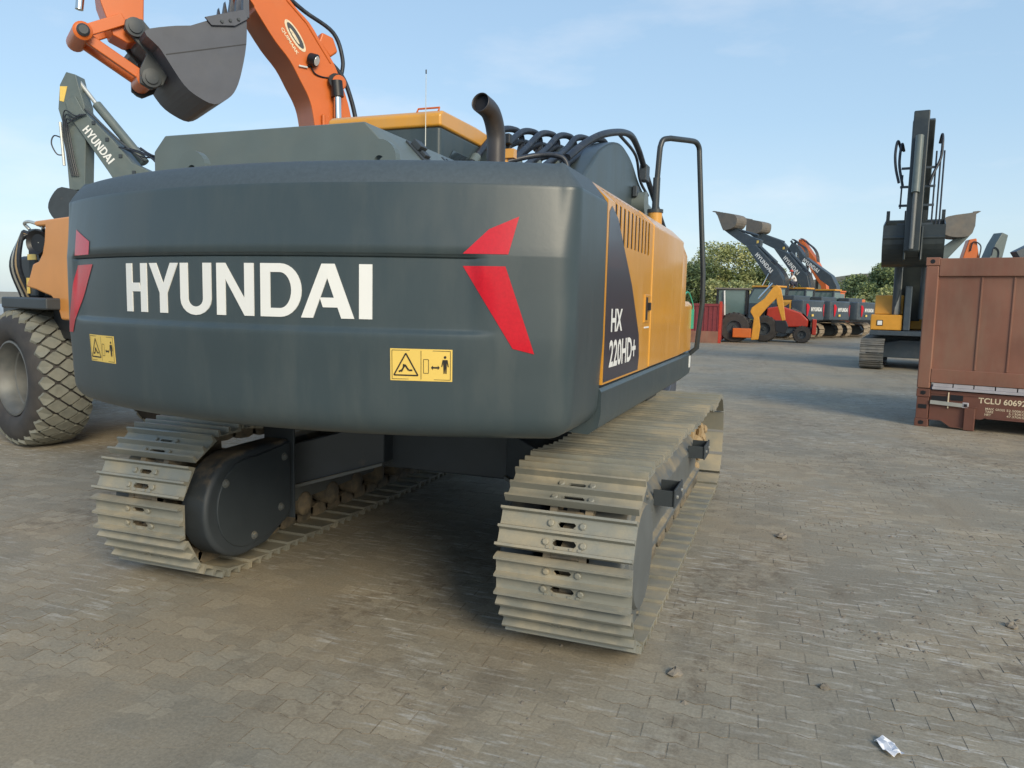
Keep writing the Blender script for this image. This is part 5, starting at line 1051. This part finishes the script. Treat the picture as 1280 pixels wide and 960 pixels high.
# ---------- container stacked on a folded flatrack
CX, CY = 3.893, 7.19
fr_ = thing('flatrack', 'folded brown flatrack with cream lettering, lying on the ground under the reddish container', 'flatrack', (CX, CY, 0), R(-16.2))
LN = 6.06; DP = 2.44
def casting(mb, x0, y0, z0, sx=.178, sy=.162, sz=.118):
    mb.box(x0, x0+sx, y0, y0+sy, z0, z0+sz)
for (zb_, zt_) in ((0, .118), (.442, .560)):
    for x in (0, LN-.178):
        for y in (0, DP-.162):
            mb = MB(); casting(mb, x, y, zb_); c_o = mb.obj('corner_casting', 'rustd', fr_, bevel=.008)
            if y == 0: MB().prism([(x+.055, zb_+.04), (x+.095, zb_+.03), (x+.12, zb_+.045), (x+.125, zb_+.08), (x+.085, zb_+.092), (x+.055, zb_+.08)], 'y', -.004, .0).obj('casting_hole', 'black', c_o)
for x in (0, LN-.178):
    for y in (.01, DP-.162):
        mb = MB(); mb.box(x+.01, x+.17, y, y+.15, .119, .441); mb.obj('corner_post', 'rustd', fr_, bevel=.006)
MB().box(.035, .145, .004, .010, .27, .33).obj('post_slot', 'black', fr_)
side = [(.18, .06), (.34, .06), (.46, .02), (.67, .01), (.68, .30), (.78, .30), (.80, .16), (.93, .185), (1.6, .19), (3.0, .19), (LN-.75, .19), (LN-.68, .02), (LN-.46, .02), (LN-.34, .06), (LN-.18, .06), (LN-.18, .555), (.18, .555)]
side = [(.18, .115), (.345, .115), (.47, .03), (.63, .03), (.63, .005), (.765, .005), (.765, .175), (.84, .175), (.90, .205), (LN-.9, .205), (LN-.84, .175), (LN-.765, .175), (LN-.765, .005), (LN-.47, .03), (LN-.345, .115), (LN-.18, .115), (LN-.18, .548), (.18, .548)]
for y in (.03, DP-.06): MB().prism(side, 'y', y, y+.03).obj('side_rail', 'rustd', fr_, bevel=.004)
mb = MB(); mb.bar((.18, .026, .118), (.345, .026, .118), .03, .012); mb.bar((.345, .026, .118), (.47, .026, .034), .03, .012); mb.bar((.47, .026, .034), (.63, .026, .034), .03, .012); mb.bar((.90, .02, .205), (LN-.9, .02, .205), .04, .014); mb.obj('rail_flange', 'rustd', fr_)
MB().box(.63, .765, -.012, .03, .006, .34).obj('lift_pocket', 'rustd', fr_, bevel=.008)
MB().box(.62, .80, -.016, .0, .34, .350).obj('pocket_lip', 'rustd', fr_)
MB().box(.05, LN-.05, .061, DP-.061, .30, .54).obj('deck', 'rustd', fr_)
MB().bar((.19, .0, .375), (.60, .0, .36), .02, .055).obj('lashing_bar', 'steel', fr_)
MB().box(.60, .68, -.012, .004, .325, .405).obj('lashing_buckle', 'wood', fr_, bevel=.006); MB().box(.62, .66, -.016, -.0125, .345, .385).obj('buckle_hole', 'black', fr_)
MB().box(.41, .425, .012, .028, .30, .53).obj('yellow_stripe', 'cream', fr_)
for x0, x1, z0, z1 in ((.20, .395, .405, .47), (.44, .60, .42, .50)): MB().box(x0, x1, .018, .029, z0, z1).obj('recess', 'black', fr_)
mb = MB(); mb.box(.185, 1.0, .02, .0285, .50, .512); mb.obj('weld_line', 'rustd', fr_)
def ftext(body, x0, x1, z0, z1, name='lettering', m='cream', bold=.02):
    mb = MB(); flat(mb, [[(x0+(x1-x0)*u, z0+(z1-z0)*v) for u, v in p] for p in textpolys(body, bold)], lambda u, v, t: (u*.97, .03-t, .014+v), .003); return mb.obj(name, m, fr_)
ftext('TCLU 606928', .815, 1.455, .395, .478)
ftext('MAX', .910, 1.015, .310, .342, bold=.01); ftext('GROSS', 1.035, 1.15, .310, .340, bold=.01); ftext('52.500KGS', 1.17, 1.42, .308, .340, bold=.01)
ftext('TARE', .910, 1.01, .270, .300, bold=.01); ftext('5.130KGS', 1.20, 1.42, .268, .299, bold=.01)
ftext('NET', .905, .985, .228, .258, bold=.01); ftext('47.370KGS', 1.175, 1.42, .226, .258, bold=.01)
# pale bar and folded end frames lying on the deck
MB().box(.20, LN-.2, -.004, .10, .562, .60).obj('folded_frame', 'wood', fr_, bevel=.004)
for k in range(22): MB().box(.21+k*.26, .455+k*.26, .01, 2.2, .603, .655).obj('folded_slat', 'wood', fr_)
ct = thing('shipping_container', 'weathered reddish brown steel container standing on top of the folded flatrack', 'container', (CX, CY, 0), R(-16.2))
MB().box(.14, LN-.14, .035, DP-.035, .70, 2.40).obj('wall_panel', 'rust', ct)
for x in (-.005, LN-.17):
    for y in (-.002, DP-.17):
        MB().box(x, x+.175, y, y+.165, .565, 2.35).obj('corner_post', 'rust', ct, bevel=.02)
        q = MB(); casting(q, x-.003, y-.004, 2.352); q = q.obj('corner_casting', 'rust', ct, bevel=.008)
        if y < 0: MB().lathe([(.032, 0), (.030, .003)], (x+.085, y-.004, 2.412), (0, -1, 0), 14).obj('casting_hole', 'black', q)
MB().box(.17, LN-.17, .0, .06, 2.20, 2.455).obj('top_rail', 'rust', ct, bevel=.008)
MB().box(.17, LN-.17, .0, .06, .66, .86).obj('bottom_rail', 'rust', ct, bevel=.008)
MB().box(.17, LN-.17, .035, DP-.035, 2.40, 2.45).obj('roof', 'rust', ct)
for x in (.70, 1.085, 1.47, 1.86, 2.6, 3.3): MB().box(x, x+.022, .022, .036, .87, 2.19).obj('wall_rib', 'rust', ct, bevel=.004)

# ---------- trees, hill
def tree(label, x, y, h, r, m, n=5200, seed=1, trunk=.35, group=None, leaf=.17):
    rg = random.Random(seed); t = thing('tree', label, 'tree', (x, y, 0), group=group)
    lobes = []
    mb = MB(); mb.tube(catmull([(0, 0, -.1), (.1, 0, h*.25), (-.05, .1, h*.45), (.05, 0, h*.7)]), trunk*.5, 8, r2=trunk*.15)
    for k in range(11):
        a = k*2.4+rg.random(); z0 = h*(.22+.45*rg.random()); rr = r*(.45+.4*rg.random()); zz = h*(.42+.46*rg.random()); 
        e = Vector((math.cos(a)*rr, math.sin(a)*rr, zz)); mb.tube(catmull([(0, 0, z0), tuple(e*.5+Vector((0, 0, z0*.4))), tuple(e)]), trunk*.16, 5, r2=.02)
        lobes.append((e, r*(.26+.22*rg.random())))
    for k in range(9): a = rg.random()*6.28; q = r*.75*rg.random(); lobes.append((Vector((math.cos(a)*q, math.sin(a)*q, h*(.30+.6*(1-q/r)*rg.random()+.1))), r*(.25+.25*rg.random())))
    lobes.append((Vector((0, 0, h*.86)), r*.32))
    mb.obj('trunk', 'bark', t, smooth=60)
    cr_ = MB(); v = []; f = []
    for k in range(int(n*2.1)):
        c, q = lobes[rg.randrange(len(lobes))]
        d = Vector((rg.gauss(0, 1), rg.gauss(0, 1), rg.gauss(0, 1))).normalized()*q*(rg.random()**.33)*(1.15 if rg.random() < .1 else 1); d.z *= .75
        p = c+d; u = Vector((rg.gauss(0, 1), rg.gauss(0, 1), rg.gauss(0, .6))).normalized(); w_ = u.orthogonal().normalized(); w_ = (w_*math.cos(k)+u.cross(w_)*math.sin(k)); s_ = leaf*.62*rg.uniform(.6, 1.4)
        o = len(v); v += [p-u*s_, p+w_*s_*.5, p+u*s_, p-w_*s_*.5]; f.append((o, o+1, o+2, o+3))
    cr_.v = [tuple(q) for q in v]; cr_.f = f
    cme = bpy.data.meshes.new('crown'); cme.from_pydata(cr_.v, [], f); cme.materials.append(M[m]); co = bpy.data.objects.new('crown', cme); COL.objects.link(co); co.parent = t
    return t
G1 = 'trees beyond the yard'
tree('tall airy olive green tree behind the red container, highest of the left trees', -2.9, 52, 6.5, 2.9, 'leafa', 8500, 2, group=G1, leaf=.15)
tree('low bushy tree left of the tall airy one, behind the guard rail', -5.6, 50, 4.9, 2.4, 'leafb', 5200, 3, group=G1)
tree('rounded dark green tree behind the first raised dark boom', .3, 53, 5.0, 2.5, 'leafb', 6000, 4, group=G1)
tree('low pale bushy tree under the tall airy one', -1.9, 47, 3.4, 2.0, 'leafc', 4200, 5, group=G1)
tree('broad dark green tree in the right clump, left of centre', 10.5, 84, 6.8, 4.0, 'leafb', 7000, 6, group=G1, leaf=.25)
tree('dark green tree in the right clump beside the upright boom', 13.6, 86, 7.0, 3.6, 'leafb', 6500, 7, group=G1, leaf=.25)
tree('yellowish green bushy tree in front of the right clump', 11.9, 78, 3.9, 3.4, 'leafc', 4800, 8, group=G1, leaf=.22)
tree('pale low shrubby tree at the left end of the right clump', 8.2, 80, 3.0, 2.6, 'leafc', 3800, 9, group=G1, leaf=.22)
tree('pale green tree at the right end of the right clump', 15.8, 84, 6.2, 2.9, 'leafc', 4200, 10, group=G1, leaf=.22)
tree('low dark shrub between the back row booms', 4.4, 66, 3.0, 2.4, 'leafb', 3600, 11, group=G1, leaf=.2)
mb = MB(); nx, ny = 60, 12; rg = random.Random(4)
from mathutils import noise as mn
for j in range(ny+1):
    for i in range(nx+1):
        x = -320+i*12; y = 330+j*14; e = math.exp(-((x-62)/85)**2)*1.0+.45*math.exp(-((x+90)/140)**2)+.5*math.exp(-((x-230)/90)**2)
        hgt = 17*e*math.sin(math.pi*min(1, j/ny*1.0)**.8 if j < ny else 0)+1.8*mn.noise(Vector((x*.05, y*.05, 0))); mb.v.append((x, y, hgt if 0 < j < ny else -.5))
mb.f = [(j*(nx+1)+i, j*(nx+1)+i+1, (j+1)*(nx+1)+i+1, (j+1)*(nx+1)+i) for j in range(ny) for i in range(nx)]
M['hill'] = mat('scrubby_hill', (.16, .13, .085), .95, var=.3, vscale=.08, dust=.6, dustcol=(.08, .10, .05), dscale=.15)
hl = mb.obj('hill', 'hill', smooth=180); hl['kind'] = 'structure'
# scrub along the yard's edge
sc_ = MB(); rg = random.Random(12)
for k in range(9000):
    x = rg.uniform(-40, 45); y = rg.uniform(92, 100); z = rg.random()**1.5*(2.0+1.2*math.sin(x*.3)+.8*math.sin(x*.83+1)); p = Vector((x, y, z)); u = Vector((rg.gauss(0, 1), rg.gauss(0, 1), rg.gauss(0, 1))).normalized(); w_ = u.orthogonal().normalized()*.5
    sc_.add([p-u*.3, p+w_*.3, p+u*.3, p-w_*.3], [(0, 1, 2, 3)])
me_ = bpy.data.meshes.new('scrub'); me_.from_pydata(sc_.v, [], sc_.f); me_.materials.append(M['leafb']); so_ = bpy.data.objects.new('scrub', me_); COL.objects.link(so_); so_['kind'] = 'stuff'; so_['label'] = 'low scrub along the far edge of the yard'; so_['category'] = 'scrub'
wl = thing('wall', 'long dark low wall across the far edge of the yard', 'wall', (8, 64, 0))
MB().box(-5, 14, 0, .2, 0, 1.9).obj('wall_body', 'black', wl)

# ---------- litter
pa = MB(); rg = random.Random(2); g_ = 6
for j in range(g_):
    for i in range(g_): pa.v.append(((i/(g_-1)-.5)*.11+rg.uniform(-.006, .006), (j/(g_-1)-.5)*.062+rg.uniform(-.006, .006), .004+rg.random()*.022))
pa.f = [(j*g_+i, j*g_+i+1, (j+1)*g_+i+1, (j+1)*g_+i) for j in range(g_-1) for i in range(g_-1)]
po = pa.obj('paper_scrap', 'paper'); po.location = (2.60, -2.255, 0); po.rotation_euler = (0, 0, R(-62)); tag(po, 'crumpled white scrap of paper lying on the pavers at lower right', 'litter')
sl_ = po.modifiers.new('t', 'SOLIDIFY'); sl_.thickness = .002
gr = MB(); rg = random.Random(9)
for k in range(1500):
    d = rg.uniform(2.3, 16); a = rg.uniform(-.72, .72); P = Vector((2.17, -5.37, 0))+Vector((fw.x, fw.y, 0))*d+Vector((rt.x, rt.y, 0))*d*a
    r = rg.uniform(.002, .0065) if rg.random() < .93 else rg.uniform(.007, .014)
    vs = [(P.x+r*rg.uniform(.7, 1.2)*math.cos(q*1.2566), P.y+r*rg.uniform(.7, 1.2)*math.sin(q*1.2566), .001) for q in range(5)]+[(P.x+r*.1, P.y, r*rg.uniform(.6, 1.1))]
    gr.add(vs, [(q, (q+1) % 5, 5) for q in range(5)])
for (cx_, cy_, rr_, n_) in ((1.83, 2.03, .35, 160), (2.9, .9, .5, 160), (2.6, -1.2, .22, 90), (3.4, 3.6, .8, 220), (4.2, 1.9, .7, 160), (3.1, -.6, .5, 120), (.9, -2.4, .4, 70), (-.9, -2.75, .14, 60), (4.6, 4.6, .8, 160), (2.2, 4.2, .6, 140)):
    for k in range(n_):
        P = Vector((cx_+rg.gauss(0, rr_*.5)*1.6, cy_+rg.gauss(0, rr_*.5), 0)); r = rg.uniform(.003, .010) if rg.random() < .9 else rg.uniform(.010, .020)
        vs = [(P.x+r*rg.uniform(.7, 1.3)*math.cos(q*1.2566), P.y+r*rg.uniform(.7, 1.3)*math.sin(q*1.2566), .0005) for q in range(5)]+[(P.x+r*.1, P.y, r*rg.uniform(.4, .8))]
        gr.add(vs, [(q, (q+1) % 5, 5) for q in range(5)])
go = gr.obj('gravel', 'stone'); go['kind'] = 'stuff'; go['label'] = 'scattered grit and small stones on the pavers'; go['category'] = 'grit'
def clod(x, y, s, label, seed, m='stone'):
    mb = MB(); rg = random.Random(seed)
    mb.lathe([(s*.9, 0), (s, s*.3), (s*.7, s*.7), (s*.2, s*.85)], (0, 0, 0), (0, 0, 1), 8); mb.v = [(a*rg.uniform(.7, 1.3), b*rg.uniform(.7, 1.3), c*rg.uniform(.7, 1.2)) for a, b, c in mb.v]
    o = mb.obj('stone', m); o.location = (x, y, 0); tag(o, label, 'stone')
clod(2.383, -1.840, 0.022, 'dark pebble on the pavers, nearest the paper scrap', 0, 'stone')
clod(1.741, -1.978, 0.035, 'brown clump of earth on the pavers below the right track', 1, 'stone')
clod(2.167, 0.458, 0.040, 'brown clod of earth on the pavers right of the right track', 2, 'stone')
clod(3.359, -0.720, 0.030, 'dark stone on the pavers by the right edge of the picture', 3, 'stone')
